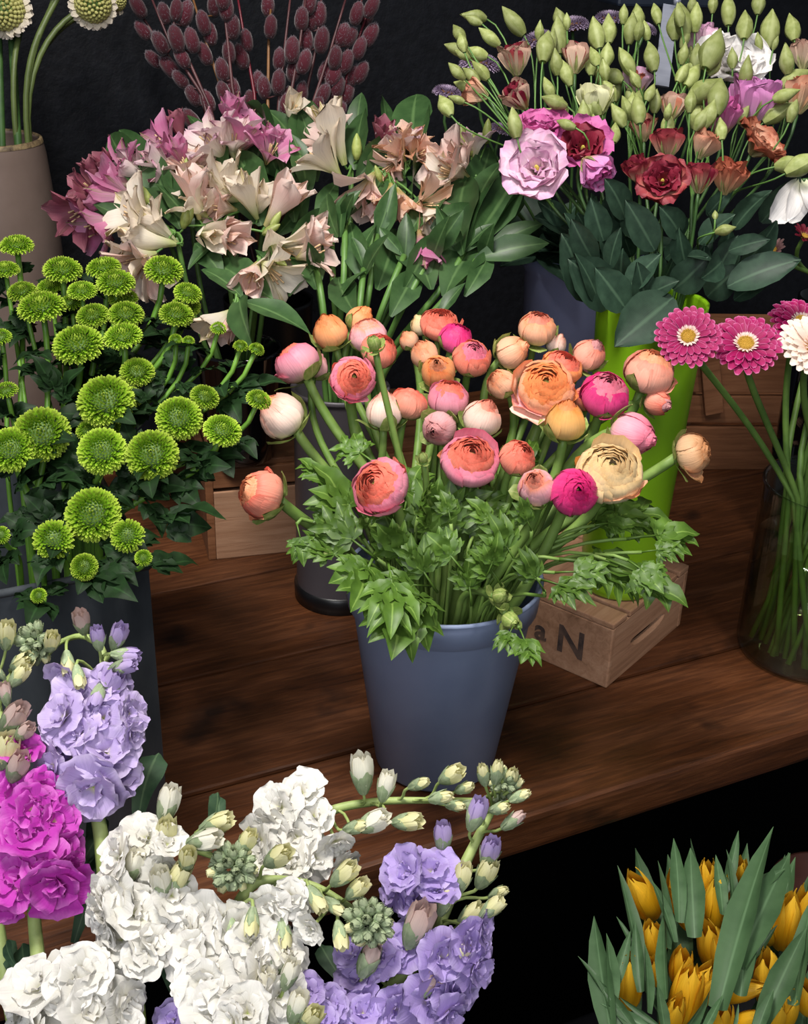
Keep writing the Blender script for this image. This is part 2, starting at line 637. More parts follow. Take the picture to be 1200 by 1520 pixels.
# ---- ranunculus: tightly rolled rings of petals
def ran_prof(kind, s, j):
    """bowl of the ring at s (0 heart .. 1 outside)"""
    if kind == 'open':
        lip = .08 + .74 * s
        zl = .74 * math.sqrt(max(0, 1 - (.86 * s) ** 2)) - .04 * (1 - s) ** 2
        bulge = min(1.0, lip + .26 - .06 * s)
    elif kind == 'ball':
        lip = .06 + .54 * s
        zl = .86 * math.sqrt(max(0, 1 - (.66 * s) ** 2)) + .02 * (1 - s)
        bulge = min(1.0, lip + .42)
    else:
        lip = .05 + .42 * s
        zl = 1.0 - .35 * s
        bulge = .3 + .72 * s
    lip *= 1 + j * .06
    zl += j * .05
    return ((.06, -.72), (bulge * .95, -.76), (bulge * 1.24, .05), (lip * 1.06 + (.22 if kind != 'bud' else .14), zl * .90), (lip, zl))


RAN = {}
for kind in ('open', 'ball', 'bud'):
    RAN[kind] = []
    for var in range(3 if kind != 'bud' else 2):
        R = random.Random(40 + var * 7 + len(kind))
        rings = {'open': 11, 'ball': 9, 'bud': 6}[kind]
        core = G()
        outer = []
        for k in range(rings):
            s = (k + .35) / (rings - .65)
            n = 3 if k < 3 else 4 if k < 6 else 5
            off = R.random() * 6
            for i in range(n):
                j = R.uniform(-1, 1)
                pp = ran_prof(kind, s, j)
                az = off + i * 2 * PI / n + R.uniform(-.15, .15)
                args = dict(az=az, daz=2 * PI / n * R.uniform(1.35, 1.6), drop=.10 + .10 * R.random(), ov=.05, ruf=.016 + .022 * s, fr=R.uniform(2, 4), ph=R.uniform(0, 6), nu=6, nv=7)
                if k < rings - 2:
                    shell_petal(core, pp, **args)
                else:
                    g = G()
                    if k == rings - 1 and i == 0 and kind == 'open':      # one petal falls open
                        pp = ((.06, -.72), (1.0, -.8), (1.2, -.1), (1.1, .3), (1.22, .5))
                    shell_petal(g, pp, **args)
                    outer.append(g.build('ranunculus_petal'))
        if kind == 'open':
            for i in range(14):
                r = .10 * math.sqrt(i / 14)
                a = i * 2.4
                core.lathe([(.0, .34), (.03, .36), (.034, .44), (.018, .50), (0, .52)], 6, 1, Matrix.Translation((r * math.cos(a), r * math.sin(a), 0)))
        else:
            core.lathe([(0, .5), (.05, .55), (.05, .7), (0, .78)], 8, 1)
        RAN[kind].append((core.build('ranunculus_core', 2), outer))

RAN_SEPAL = []
for var in range(3):
    R = random.Random(var)
    g = G()
    shell_petal(g, ((.10, -.80), (.75, -.86), (1.16, -.30), (1.10 + .14 * var, .22 - .3 * var)), 0, 1.15, wp=((0, .5), (.35, 1), (.8, .6), (1, .06)), drop=.05, ov=.0, ruf=.03, fr=2, ph=var, nu=4, nv=6)
    RAN_SEPAL.append(g.build('ranunculus_sepal'))


def lobe(g, p, a, L, W, mat=0, teeth=3, droop=.25, seed=0):
    """a toothed leaf lobe in the XY plane from p at the angle a"""
    R = random.Random(seed)
    d = Vector((math.sin(a), math.cos(a), 0))
    x = Vector((d.y, -d.x, 0))
    nv = 9

    def fn(u, v):
        s = 2 * u - 1
        w = W * (math.sin(PI * min(1, v * .92 + .08)) ** .7) * (1 - .25 * v)
        saw = (v * teeth) % 1.0
        w *= 1 + (.42 * (1 - saw) - .15) * abs(s) * (v > .25)
        q = p + d * (L * v) + x * (w * s)
        return Vector((q.x, q.y, p.z - droop * L * v * v + .10 * L * abs(s) * math.sin(PI * v) + .04 * L * math.sin(9 * v + seed)))
    g.grid(fn, 2, nv, mat)


def divided_leaf(seed, name, big=1.0):
    R = random.Random(seed)
    g = G()
    g.tube([(0, 0, 0), (0, .2, .03), (0, .42, .04)], [.022, .018, .014], 5)
    c = Vector((0, .40, .04))
    for a, L, W in ((0, .60, .115), (.62, .46, .10), (-.62, .46, .10), (1.25, .32, .08), (-1.25, .32, .08)):
        a += R.uniform(-.15, .15)
        lobe(g, c, a, L * R.uniform(.85, 1.1), W * big * 1.0, seed=R.randint(0, 99), droop=R.uniform(.1, .5))
        for q in (-1, 1):
            d = Vector((math.sin(a), math.cos(a), 0))
            lobe(g, c + d * L * .42 + Vector((0, 0, -.03)), a + q * R.uniform(.5, .75), L * .55, W * big * .58, teeth=2, seed=R.randint(0, 99), droop=R.uniform(.1, .6))
    return g.build(name)


RAN_LEAF = [divided_leaf(k, 'ranunculus_leaf', 1.0 + .15 * (k % 3)) for k in range(5)]


def simple_leaf(name, W, prof, a0, a1, cup, twist=0.0, ruf=0.0, nv=9, nu=4, rnd=.0, fr=2):
    g = G()
    flat_petal(g, 1, W, prof, a0, a1, 0, cup, ruf, fr, 0, nu, nv, rnd=rnd, twist=twist)
    return g.build(name)


LANCE = ((0, .12), (.2, .6), (.45, 1), (.7, .8), (.88, .38), (1, .02))
OVATE = ((0, .15), (.15, .75), (.38, 1), (.65, .85), (.88, .4), (1, .03))
OBLONG = ((0, .25), (.3, .55), (.7, 1), (.9, .85), (1, .35))
ALS_LEAF = [simple_leaf('alstroemeria_leaf', .15, LANCE, .25, -.6, .35, tw) for tw in (0, .8, -.9)]
TUL_LEAF = [simple_leaf('tulip_leaf', w, ((0, .55), (.25, .9), (.45, 1), (.75, .6), (1, .02)), a, -a * 1.6, .55, tw) for w, a, tw in ((.075, .10, .2), (.09, .18, -.3), (.065, .2, .6))]
LIS_LEAF = [simple_leaf('lisianthus_leaf', w, OVATE, a, -1.2 * a - .1, .22, tw, .02) for w, a, tw in ((.27, .15, 0), (.31, .4, .35), (.24, .3, -.4))]
STK_LEAF = [simple_leaf('stock_leaf', w, OBLONG, .2, -.9, .3, tw, .05, fr=3) for w, tw in ((.15, .2), (.2, -.4))]


def mum_leaf(seed):
    g = G()
    g.tube([(0, 0, 0), (0, .15, .01), (0, .3, .01)], .02, 5)
    R = random.Random(seed)
    for a, L, W in ((0, .72, .17), (.6, .5, .14), (-.6, .5, .14), (1.1, .34, .11), (-1.1, .34, .11)):
        lobe(g, Vector((0, .26, .01)), a, L * R.uniform(.9, 1.1), W * 1.15, teeth=2, droop=R.uniform(.1, .4), seed=R.randint(0, 99))
    return g.build('chrysanthemum_leaf')


MUM_LEAF = [mum_leaf(k) for k in range(3)]


# ---- button chrysanthemum: some 190 scooped florets on a dome
def mum_head(seed, n=340, flat=.62, over=1.72):
    g = G()
    R = random.Random(seed)
    for i in range(n):
        q = math.sqrt((i + .5) / n)
        th = q * over
        az = i * 2.399963 + R.uniform(-.1, .1)
        er = Vector((math.cos(az), math.sin(az), 0))
        pos = Vector((er.x * math.sin(th) * .80, er.y * math.sin(th) * .80, math.cos(th) * flat * .80))
        nor = Vector((er.x * math.sin(th), er.y * math.sin(th), math.cos(th) / flat * .8)).normalized()
        tang = (er * math.cos(th) - Vector((0, 0, math.sin(th)))).normalized()
        y = (nor * (1.0 - .35 * q) + tang * (.15 + .75 * q * q)).normalized()
        z = (-tang + nor * .3 * q)
        z = (z - y * z.dot(y)).normalized()
        x = y.cross(z)
        M = Matrix.Translation(pos - y * .13) @ Matrix((x, y, z)).transposed().to_4x4()
        L = (.23 + .07 * q) * R.uniform(.9, 1.1)
        flat_petal(g, L, .046 + .024 * q, ((0, .7), (.6, 1), (.85, 1), (1, .6)), -.15, .7 + .4 * (1 - q), .6, .7, nu=2, nv=3, M=M, rnd=.15)
    g.lathe([(0, flat * .38), (.4, flat * .30), (.6, .05), (.55, -.12), (.2, -.2), (0, -.22)], 14, 1)
    return g.build('chrysanthemum_florets', 2)


MUM = [mum_head(k) for k in (1, 2)] + [mum_head(3, 190, .8, 1.5)]
_g = G()
_g.lathe([(0, -.30), (.12, -.3), (.3, -.2), (.5, -.06), (.58, .06)], 12)
MUM_CALYX = _g.build('calyx')


# ---- alstroemeria
def als_petals(kind):
    out = []
    for i in range(6):
        g = G()
        o = i % 2 == 0
        flat_petal(g, 1.0, .24 if o else .16, ((0, .18), (.35, .45), (.7, 1), (.88, .85), (1, .2 if o else .08)),
                   1.35 if kind == 'closed' else 1.25, (-.05 if kind == 'closed' else -.75) - (.2 if o else 0), 0, .5, .04, 2, i, 4, 6, rnd=.05, start=.03)
        out.append(g.build('alstroemeria_petal'))
    return out


ALS = {'open': als_petals('open'), 'closed': als_petals('closed')}
_g = G()
for i in range(6):
    a = i * PI / 3 + .3
    _g.tube([(0, 0, 0), (.06 * math.cos(a), .06 * math.sin(a), .4), (.09 * math.cos(a), .09 * math.sin(a), .58 + .05 * (i % 3))], [.009, .009, .018], 5)
ALS_STAMEN = _g.build('stamens')
_g = G()
_g.lathe([(0, 0), (.10, .03), (.19, .25), (.21, .5), (.14, .8), (.03, 1), (0, 1.01)], 9)
GREEN_BUD = _g.build('flower_bud')


# ---- lisianthus
def lis_flower(kind, seed):
    R = random.Random(seed)
    core, outer = G(), []
    spec = {'open': ((5, 1.0, .60, 1.02, -.95, .09), (5, .86, .55, 1.22, -.72, .08), (4, .70, .45, 1.35, -.5, .07), (3, .55, .34, 1.45, -.3, .06)),
            'cup': ((5, 1.0, .50, .95, .35, .05), (4, .95, .46, 1.12, .35, .05), (3, .85, .38, 1.3, .3, .05))}[kind]
    for k, (n, L, W, a0, a1, rf) in enumerate(spec):
        o = R.random() * 6
        for i in range(n):
            g = core if k else G()
            flat_petal(g, L * R.uniform(.92, 1.08), W, ((0, .22), (.35, .72), (.7, 1), (.9, .92), (1, .5)), a0 + R.uniform(-.1, .1), a1 + R.uniform(-.2, .2), 0,
                       .32, rf, R.uniform(2, 3.5), R.random() * 6, 6, 7, M=Rz(o + i * 2 * PI / n), rnd=.14, start=.03)
            if not k:
                outer.append(g.build('lisianthus_petal'))
    core.lathe([(0, .1), (.05, .12), (.07, .3), (.04, .42), (0, .45)], 8, 1)
    return core.build('lisianthus_core', 2), outer


LIS = {'open': [lis_flower('open', 1), lis_flower('open', 2)], 'cup': [lis_flower('cup', 3), lis_flower('cup', 4)]}


def lis_bud(seed):
    g = G()
    # rolled petals: a tapering body with a spiral ridge
    def fn(u, v):
        a = 2 * PI * u
        r = .275 * (math.sin(PI * (v * .86 + .10)) ** .85) * (1 - .45 * v ** 3)
        r *= 1 + .10 * math.cos(2 * a + 5 * v + seed)
        return Vector((r * math.cos(a), r * math.sin(a), v + .03 * math.sin(a + seed) * v))
    g.grid(fn, 9, 9, 0)
    for i in range(5):
        flat_petal(g, .62, .045, ((0, 1), (.5, .7), (1, .05)), 1.25, .35, .1, 0, nu=2, nv=5, mat=1, M=Rz(i * 1.2566 + seed) @ Matrix.Translation((0, .06, 0)))
    return g.build('lisianthus_bud', 2)


LIS_BUD = [lis_bud(k) for k in (0, 1.3, 2.9)]


# ---- stock: double floret
def stock_floret(seed):
    R = random.Random(seed)
    core, outer = G(), []
    for k, (n, L, W, a0, a1, rf) in enumerate(((5, 1.0, .66, .42, -.5, .05), (4, .76, .54, .85, -.6, .055), (3, .50, .34, 1.2, -.4, .06))):
        o = R.random() * 6
        for i in range(n):
            g = core if k else G()
            flat_petal(g, L * R.uniform(.85, 1.12), W * R.uniform(.85, 1.12), ((0, .2), (.4, .75), (.75, 1), (.92, .9), (1, .55)), a0 + R.uniform(-.25, .25), a1 + R.uniform(-.4, .3), 0,
                       R.uniform(-.05, .25), rf, R.uniform(1.4, 2.3), R.random() * 6, 6, 7, M=Rz(o + i * 2 * PI / n + R.uniform(-.2, .2)), rnd=.16, start=.02, twist=R.uniform(-.25, .25))
            if not k:
                outer.append(g.build('stock_petal'))
    return core.build('stock_core'), outer


STK = [stock_floret(k) for k in (5, 6, 7, 8)]


def stock_bud(open_, seed):
    """a bud in four sepals; material 1 is the petal tip"""
    g = G()
    R = random.Random(seed)
    for i in range(4):
        flat_petal(g, .82, .26, ((0, .6), (.4, 1), (.8, .8), (1, .3)), 1.05 if not open_ else .95, .55, .0, .5, nu=4, nv=5, mat=0, M=Rz(i * PI / 2) @ Matrix.Translation((0, .1, 0)))
    for i in range(5):
        shell_petal(g, ((.05, .1), (.34, .2), (.40 if open_ else .28, .75), (.12 if not open_ else .26, 1.0 + .12 * open_)), i * 1.2566 + seed, 1.7, drop=.15, ruf=.04, fr=2.5, ph=R.random() * 6, nu=4, nv=5, mat=1)
    for i in range(3):
        shell_petal(g, ((.03, .2), (.2, .3), (.22, .8), (.07, .98 + .1 * open_)), i * 2.1 + seed, 2.2, drop=.15, ruf=.04, fr=2.5, ph=i, nu=4, nv=4, mat=1)
    return g.build('stock_bud', 2)


STK_BUD = [stock_bud(False, 1), stock_bud(True, 2), stock_bud(True, 3)]


# ---- gerbera
def gerbera_petal(L, W, a0, a1):
    g = G()
    flat_petal(g, L, W, ((0, .45), (.4, .85), (.75, 1), (.92, .92), (1, .58)), a0, a1, 0, .25, .01, 2, 0, 4, 5, rnd=.06, start=.2)
    return g.build('gerbera_petal')


GER_P = [gerbera_petal(.80, .135, .10, -.15), gerbera_petal(.68, .13, .26, -.25), gerbera_petal(.50, .11, .48, -.35)]
_g = G()
for i in range(60):
    a = i * 2.4
    r = .26 + .04 * (i % 3) / 3
    M = Rz(a) @ Matrix.Translation((0, r - .06, .08))
    flat_petal(_g, .16, .022, ((0, 1), (.6, .9), (1, .2)), .55 + .3 * (i % 2), -.3, 0, .2, nu=2, nv=3, mat=0, M=M)
for i in range(110):
    r = .22 * math.sqrt((i + .5) / 110)
    a = i * 2.399963
    M = Matrix.Translation((r * math.cos(a), r * math.sin(a), .10 - .6 * r * r + .03 * (r > .16)))
    _g.lathe([(.016, 0), (.018, .03), (.008, .055), (0, .058)], 5, 1, M)
_g.lathe([(0, .12), (.2, .09), (.27, .03), (.2, -.05), (.06, -.12)], 14, 1)
GER_DISC = _g.build('gerbera_disc', 2)
_g = G()
_g.lathe([(.05, -.26), (.13, -.2), (.22, -.1), (.27, .0), (.24, .03)], 14)
GER_CALYX = _g.build('calyx')


# ---- tulip
TUL_P = []
for i in range(6):
    g = G()
    o = i % 2
    shell_petal(g, ((.06, 0), (.52 - .04 * o, -.02), (.50 - .04 * o, .7), (.13 - .03 * o + .05 * (i % 3), 1.05 + .06 * (i % 2))), i * PI / 3, 1.75, wp=((0, .6), (.4, 1), (.8, .95), (.94, .6), (1, .2)), drop=.05, ov=.04, ruf=.012, fr=2, ph=i, nu=6, nv=8)
    TUL_P.append(g.build('tulip_petal'))

# ---- pussy willow catkin with silver hairs (material 1)
CATKIN = []
for var in range(2):
    g = G()
    R = random.Random(var)
    prof = [(0, 0), (.17, .05), (.27, .25), (.29, .5), (.24, .8), (.10, .97), (0, 1)]
    g.lathe(prof, 10)
    for i in range(260):
        t = R.random() ** .8
        a = R.random() * 6.283
        r = interp([(z, q) for q, z in prof], t)
        p = Vector((r * math.cos(a), r * math.sin(a), t))
        d = Vector((math.cos(a), math.sin(a), .9 + R.random())).normalized()
        s = d.cross(Vector((0, 0, 1))).normalized() * .007
        b = len(g.v)
        q = p + d * R.uniform(.04, .09)
        g.v += [tuple(p - s), tuple(p + s), tuple(q)]
        g.uv += [(0, t), (1, t), (.5, t)]
        g.f.append((b, b + 1, b + 2))
        g.m.append(1)
    CATKIN.append(g.build('catkin', 2))

# ---- scabious seed head
_g = G()
for i in range(120):
    q = math.sqrt((i + .5) / 120)
    th = q * 1.7
    a = i * 2.399963
    n = Vector((math.sin(th) * math.cos(a), math.sin(th) * math.sin(a), math.cos(th)))
    M = frame(n * .62, n, .085 * (.7 + .5 * q))
    _g.lathe([(1, -.4), (1.05, .2), (.75, .8), (0, 1.05)], 7, 0, M)
_g.lathe([(0, .6), (.45, .4), (.6, 0), (.5, -.35), (.1, -.6)], 14, 1)
SCAB_CORE = _g.build('scabious_head', 2)
SCAB_P = []
for k in range(2):
    g = G()
    for q in (-1, 0, 1):
        flat_petal(g, .50, .17, ((0, .4), (.6, 1), (.9, .9), (1, .5)), -.1 + .1 * k, -.3, 0, .2, .06, 2.2, q + k, 4, 4, M=Rz(q * .36) @ Matrix.Translation((0, .45, -.08)))
    SCAB_P.append(g.build('scabious_petal'))


# ------------------------------------------------------------------ placing
def stem_curve(B, d, E, Q, n=12, k=.45):
    """from the flower's base B, leaving along -d, over the container's rim at E, down to Q"""
    L = (B - E).length
    up = (E - Q).normalized()
    P = [B, B - d * L * k, E + up * L * .35, E]
    pts = [bez(P, t / n) for t in range(n + 1)]
    return pts + [lerp(E, Q, .5), Q]


class Pot:
    def __init__(s, x, y, z0, z1, r0, r1):
        s.x, s.y, s.z0, s.z1, s.r0, s.r1 = x, y, z0, z1, r0, r1

    def ends(s, B, R, spread=.72):
        """where a stem that comes from B crosses the rim and where it stands"""
        d = Vector((B.x - s.x, B.y - s.y))
        m = max(d.length, 1e-3)
        k = min(spread * s.r1, m * .55) / m
        j = Vector((R.uniform(-.22, .22), R.uniform(-.22, .22))) * s.r1
        e = d * k + j
        if e.length > s.r1 * .84:
            e *= s.r1 * .84 / e.length
        E = Vector((s.x + e.x, s.y + e.y, s.z1 - .004))
        q = -e / s.r1 * s.r0 * .45
        return E, Vector((s.x + q.x, s.y + q.y, s.z0 + .008))


def facing(t, default=(0, .5, 1)):
    return face(*(t or default))
# ------------------------------------------------------------------ the room: black back wall, floor, lower step
EDGE_A, EDGE_B = onz(867, 1187, 0), onz(1200, 1083, 0)     # two points on the front edge of the table
EX = (EDGE_B - EDGE_A).normalized()
EY = Vector((-EX.y, EX.x, 0))
YAW = math.atan2(EX.y, EX.x)


def tb(s, t, z=0.0):
    """table coordinates: s along the front edge, t back from it"""
    return EDGE_A + EX * s + EY * t + Vector((0, 0, z))


def table_frame(s, t, z=0.0):
    return Matrix.Translation(tb(s, t, z)) @ Rz(YAW)


DEPTH = 1.16
g = G()
g.box((-2.2, DEPTH + .02, -.9), (2.2, DEPTH + .10, 1.9))
tag(put('wall_back', g.build('wall', smooth=False), None, table_frame(0, 0), WALL), kind='structure')
g = G()
g.box((-2.2, -1.6, -.94), (2.2, DEPTH + .10, -.9))
tag(put('floor', g.build('floor', smooth=False), None, table_frame(0, 0), FLOORM), kind='structure')

tblo = thing('display_table', 'brown oiled wood plank table under the flower buckets', 'table', tb(0, .5, -.9))
edges = [0, .185, .40, .62, .88, DEPTH]
for k, (a, b) in enumerate(zip(edges, edges[1:])):
    g = G()
    g.box((-1.25, 0, -.052), (1.35, b - a - .0025, 0 if k else -.0006))
    put('plank', g.build('table_plank', smooth=False, bevel=.004 if k else .007), tblo, table_frame(0, a), TABLE)
for s in (-1.1, 1.2):
    for t in (.12, DEPTH - .12):
        g = G()
        g.box((-.035, -.035, -.9), (.035, .035, -.052))
        put('leg', g.build('table_leg', smooth=False, bevel=.003), tblo, table_frame(s, t), TABLE)

step = thing('plant_step', 'black board step in front of the wooden table', 'step', tb(0, -.2, -.9))
g = G()
g.box((-1.2, -.75, -.03), (1.3, .06, 0))
put('board', g.build('step_board', smooth=False, bevel=.004), step, table_frame(0, 0, -.45), DARKBOARD)
for s in (-1.0, 0, 1.1):
    g = G()
    g.box((-.03, -.7, -.42), (.03, 0, 0))
    put('support', g.build('step_support', smooth=False, bevel=.003), step, table_frame(s, 0, -.48), DARKBOARD)

# dark blue rail and pale strip above the lisianthus
a0, a1 = at(915, -14, 1.70), at(1060, -14, 1.70)
rail = thing('wall_rail', 'dark blue rail at the top edge above the lisianthus buds', 'rail', a0)
g = G()
ln = (a1 - a0).length
g.box((0, -.012, -.020), (ln, .40, .020))
put('bar', g.build('rail_bar', smooth=False, bevel=.004), rail, Matrix.Translation(a0) @ Rz(YAW * .4), RAILBLUE)
g = G()
g.lathe([(0, .004), (.004, .003), (.006, 0), (0, 0)], 12)
put('screw', g.build('rail_screw'), rail, Matrix.Translation(at(1006, 2, 1.682)) @ Rx(PI / 2), STEELGREY)
b0, b1 = at(996, 8, 1.695), at(982, 128, 1.66)
strip = thing('hanging_strip', 'pale grey metal strip hanging upright behind the lisianthus buds', 'strip', b0)
g = G()
g.box((-.0105, 0, -.0015), (.0105, 1, .0015))
g2 = g.build('strip', smooth=False)
put('strip_body', g2, strip, along(b0, b1, -CF) @ Matrix.Diagonal((1 / (b1 - b0).length, 1, 1 / (b1 - b0).length, 1)), STEELGREY)

# ------------------------------------------------------------------ crates


def slot_board(w, h, th, sx, sz, sw, sh):
    """upright end board (X wide, Z high) with a rounded hand slot"""
    n = 28
    me = bmesh.new()
    rings = []
    for y in (0, th):
        o, i = [], []
        for k in range(n):
            a = 2 * PI * (k + .5) / n
            c, q = math.cos(a), math.sin(a)
            m = max(abs(c), abs(q))
            o.append(me.verts.new((w / 2 + c / m * w / 2, y, h / 2 + q / m * h / 2)))
            i.append(me.verts.new((sx + math.copysign(abs(c) ** .6, c) * sw / 2, y, sz + math.copysign(abs(q) ** .9, q) * sh / 2 + (abs(c) ** 2) * sh * .25)))
        rings.append((o, i))
    for k in range(n):
        j = (k + 1) % n
        (o0, i0), (o1, i1) = rings
        me.faces.new((o0[k], o0[j], i0[j], i0[k]))
        me.faces.new((o1[j], o1[k], i1[k], i1[j]))
        me.faces.new((o0[j], o0[k], o1[k], o1[j]))
        me.faces.new((i0[k], i0[j], i1[j], i1[k]))
    bmesh.ops.recalc_face_normals(me, faces=me.faces)
    m = bpy.data.meshes.new('end_board')
    me.to_mesh(m)
    me.free()
    m.materials.append(None)
    return m


def board(name, lo, hi, M, mat, parent, bev=.0018):
    c = [(x + y) / 2 for x, y in zip(lo, hi)]
    g = G()
    g.box([x - y for x, y in zip(lo, c)], [x - y for x, y in zip(hi, c)])
    return put(name, g.build(name, smooth=False, bevel=bev), parent, M @ Matrix.Translation(c), mat)


c0, c1 = onz(905, 1018, 0), onz(1006, 931, 0)
CW, CD, CH = (c1 - c0).length, .27, .092
cx = (c1 - c0).normalized()
CM = Matrix.Translation(c0) @ Rz(math.atan2(cx.y, cx.x))
SMALL = thing('wooden_crate', 'small upturned pale wooden crate under the lime green vase', 'crate', c0)
put('handle_board', slot_board(CW, CH - .006, .010, CW * .50, CH * .42, CW * .50, .017), SMALL, CM @ Matrix.Translation((0, .001, 0)), CRATE)
put('handle_board', slot_board(CW, CH - .006, .010, CW * .5, CH * .42, CW * .5, .017), SMALL, CM @ Matrix.Translation((0, CD - .011, 0)), CRATE)
side_l = board('board', (-.008, 0, 0), (0, CD, CH - .004), CM, CRATE, SMALL)
board('board', (CW, 0, 0), (CW + .008, CD, CH - .004), CM, CRATE, SMALL)
xs = [(-.008, .027), (.034, .094), (.101, CW * .86), (CW * .90, CW + .008)]
for a, b in xs:
    board('slat', (a, 0, CH - .004), (b, CD, CH + .004), CM, CRATE, SMALL)
TOPZ = CH + .004


def stamp(txt, size, M, parent):
    cu = bpy.data.curves.new('stamp', 'FONT')
    cu.body, cu.size, cu.extrude, cu.align_x, cu.align_y = txt, size, .0002, 'CENTER', 'CENTER'
    cu.offset = .0012
    tmp = bpy.data.objects.new('stamp', cu)
    me = bpy.data.meshes.new_from_object(tmp)
    bpy.data.objects.remove(tmp)
    me.materials.clear()
    me.materials.append(None)
    o = put('stamp', me, parent, M, INK)
    tag(o, 'smudged black stamped letters')
    return o


# the side board looks to local -X; its letters stand upside down, the crate is turned over
base = CM @ Matrix.Translation((-.0084, 0, 0))
for txt, y, sz, up in (('a', .104, .042, 1), ('N', .058, .056, 1)):
    stamp(txt, sz, base @ Matrix.Translation((0, y, CH * .47)) @ Matrix(((0, 0, -1, 0), (-1, 0, 0, 0), (0, 1, 0, 0), (0, 0, 0, 1))), side_l)

p = onz(322, 831, 0)
LM = Matrix.Translation(p) @ Rz(YAW * .62)
LCR = thing('wooden_crate', 'pale wooden crate behind the button chrysanthemums and the grey cylinder', 'crate', p)
board('board', (0, 0, 0), (.34, .012, .112), LM, CRATE, LCR)
board('board', (0, 0, .118), (.34, .012, .148), LM, CRATE_D, LCR)
for y in (.006, .088, .17):
    board('slat', (0, y, .148), (.34, y + .074, .157), LM, CRATE_D, LCR)
board('board', (-.012, 0, 0), (0, .25, .146), LM, CRATE_D, LCR)
board('board', (.34, 0, 0), (.352, .25, .146), LM, CRATE_D, LCR)
board('board', (0, .24, 0), (.34, .252, .146), LM, CRATE_D, LCR)

p = onz(1010, 697, 0)
RM = Matrix.Translation(p) @ Rz(YAW * .15)
RCR = thing('slatted_crate', 'brown slatted wooden crate at the back beside the lime green vase', 'crate', p)
for z0, z1, x0 in ((0, .082, 0), (.090, .140, -.002), (.147, .215, .001)):
    board('slat', (x0, 0, z0), (.40, .012, z1), RM, CRATE_D, RCR)
for x in (0, .388):
    board('board', (x, .012, 0), (x + .012, .22, .215), RM, CRATE_D, RCR)
board('board', (0, .22, 0), (.40, .232, .215), RM, CRATE_D, RCR)
board('post', (.05, -.014, .10), (.082, 0, .235), RM @ Matrix.Rotation(-.22, 4, 'Y'), CRATE_D, RCR)

# ------------------------------------------------------------------ containers


def vessel(name, label, cat, x, y, z0, outer, wall, mat, n=56, lip=None, bottom=None):
    """turned vessel; outer: (r, z) from base to rim"""
    t = thing(name, label, cat, (x, y, z0))
    W = Matrix.Translation((x, y, z0))
    h = outer[-1][1]
    g = G()
    inner = [(max(r - wall, .004), max(z, wall)) for r, z in reversed(outer)]
    inner[0] = (outer[-1][0] - wall, h)
    g.lathe([(0, 0)] + list(outer) + inner + [(0, wall)], n)
    put('body', g.build(name), t, W, mat)
    if lip:
        g = G()
        r = outer[-1][0]
        g.lathe([(r + a, h + b) for a, b in lip[0]], n)
        put('rim', g.build('rim'), t, W, lip[1])
    if bottom:
        g = G()
        g.lathe([(outer[0][0] * .98, .0), (outer[0][0] + .004, .001), (outer[0][0] + .0045, bottom[0]), (outer[0][0] + .001, bottom[0] + .003)], n)
        put('base_ring', g.build('base_ring'), t, W, bottom[1])
    return t


POTS = {}
P = at(659, 852, 1.314)
POTS['ran'] = Pot(P.x, P.y, 0.0, P.z, .070, .105)
H = P.z
vessel('flower_bucket', 'slate blue plastic bucket of ranunculus in the middle of the table', 'bucket', P.x, P.y, 0,
       [(.067, 0), (.070, .004), (.0985, H - .036), (.0995, H - .034), (.1045, H - .031), (.1075, H - .003), (.107, H)], .0026, BLUEPL,
       lip=(((-.003, 0), (-.001, .002), (.001, .0015), (.0015, -.001)), BLUEPL))
# rectangular zinc planter, parallel to the table edge; only its front shows
K = onz(252, 1238, 0)
dv = at(240, 838, 1) - CAM
KH = CAM.z + dv.z * ((K - CAM).to_2d().length / dv.to_2d().length)
ZL, ZD = .54, .27
P = K - EX * .25 + EY * ZD * .5
POTS['mum'] = Pot(P.x, P.y, 0.0, KH, .09, .125)
zt = thing('zinc_planter', 'large dark zinc box planter holding green button chrysanthemums', 'planter', K - EX * ZL / 2 + EY * ZD / 2)
ZW = Matrix.Translation(K) @ Rz(YAW)


def wall_sheet(x0, y0, x1, y1, name):
    g = G()
    g.box((min(x0, x1), min(y0, y1), 0), (max(x0, x1), max(y0, y1), KH - .004))
    return put(name, g.build(name, smooth=False, bevel=.0012), zt, ZW, ZINC)


wall_sheet(-ZL, 0, 0, .003, 'panel')
wall_sheet(-ZL, ZD - .003, 0, ZD, 'panel')
wall_sheet(-.003, .003, 0, ZD - .003, 'panel')
wall_sheet(-ZL, .003, -ZL + .003, ZD - .003, 'panel')
g = G()
g.box((-ZL, .003, 0), (-.003, ZD - .003, .006))
put('base_panel', g.build('planter_bottom', smooth=False), zt, ZW, ZINC)
g = G()
c = [(-ZL, 0), (0, 0), (0, ZD), (-ZL, ZD)]
for (xa, ya), (xb, yb) in zip(c, c[1:] + c[:1]):
    g.tube([(xa, ya, KH), (xb, yb, KH)], .0042, 10)
put('rim', g.build('planter_rim'), zt, ZW, ZINC)
P = onz(917, 866, TOPZ)
POTS['lis'] = Pot(P.x, P.y, TOPZ, .482, .047, .064)
H = .482 - TOPZ
vessel('tall_vase', 'tall lime green conical vase holding the lisianthus', 'vase', P.x, P.y, TOPZ,
       [(.044, 0), (.048, .003), (.0495, .012), (.0655, H - .004), (.066, H)], .004, LIME)
P = onz(500, 914, 0) + Vector((0, .062, 0))
POTS['als'] = Pot(P.x, P.y, 0.0, .318, .060, .062)
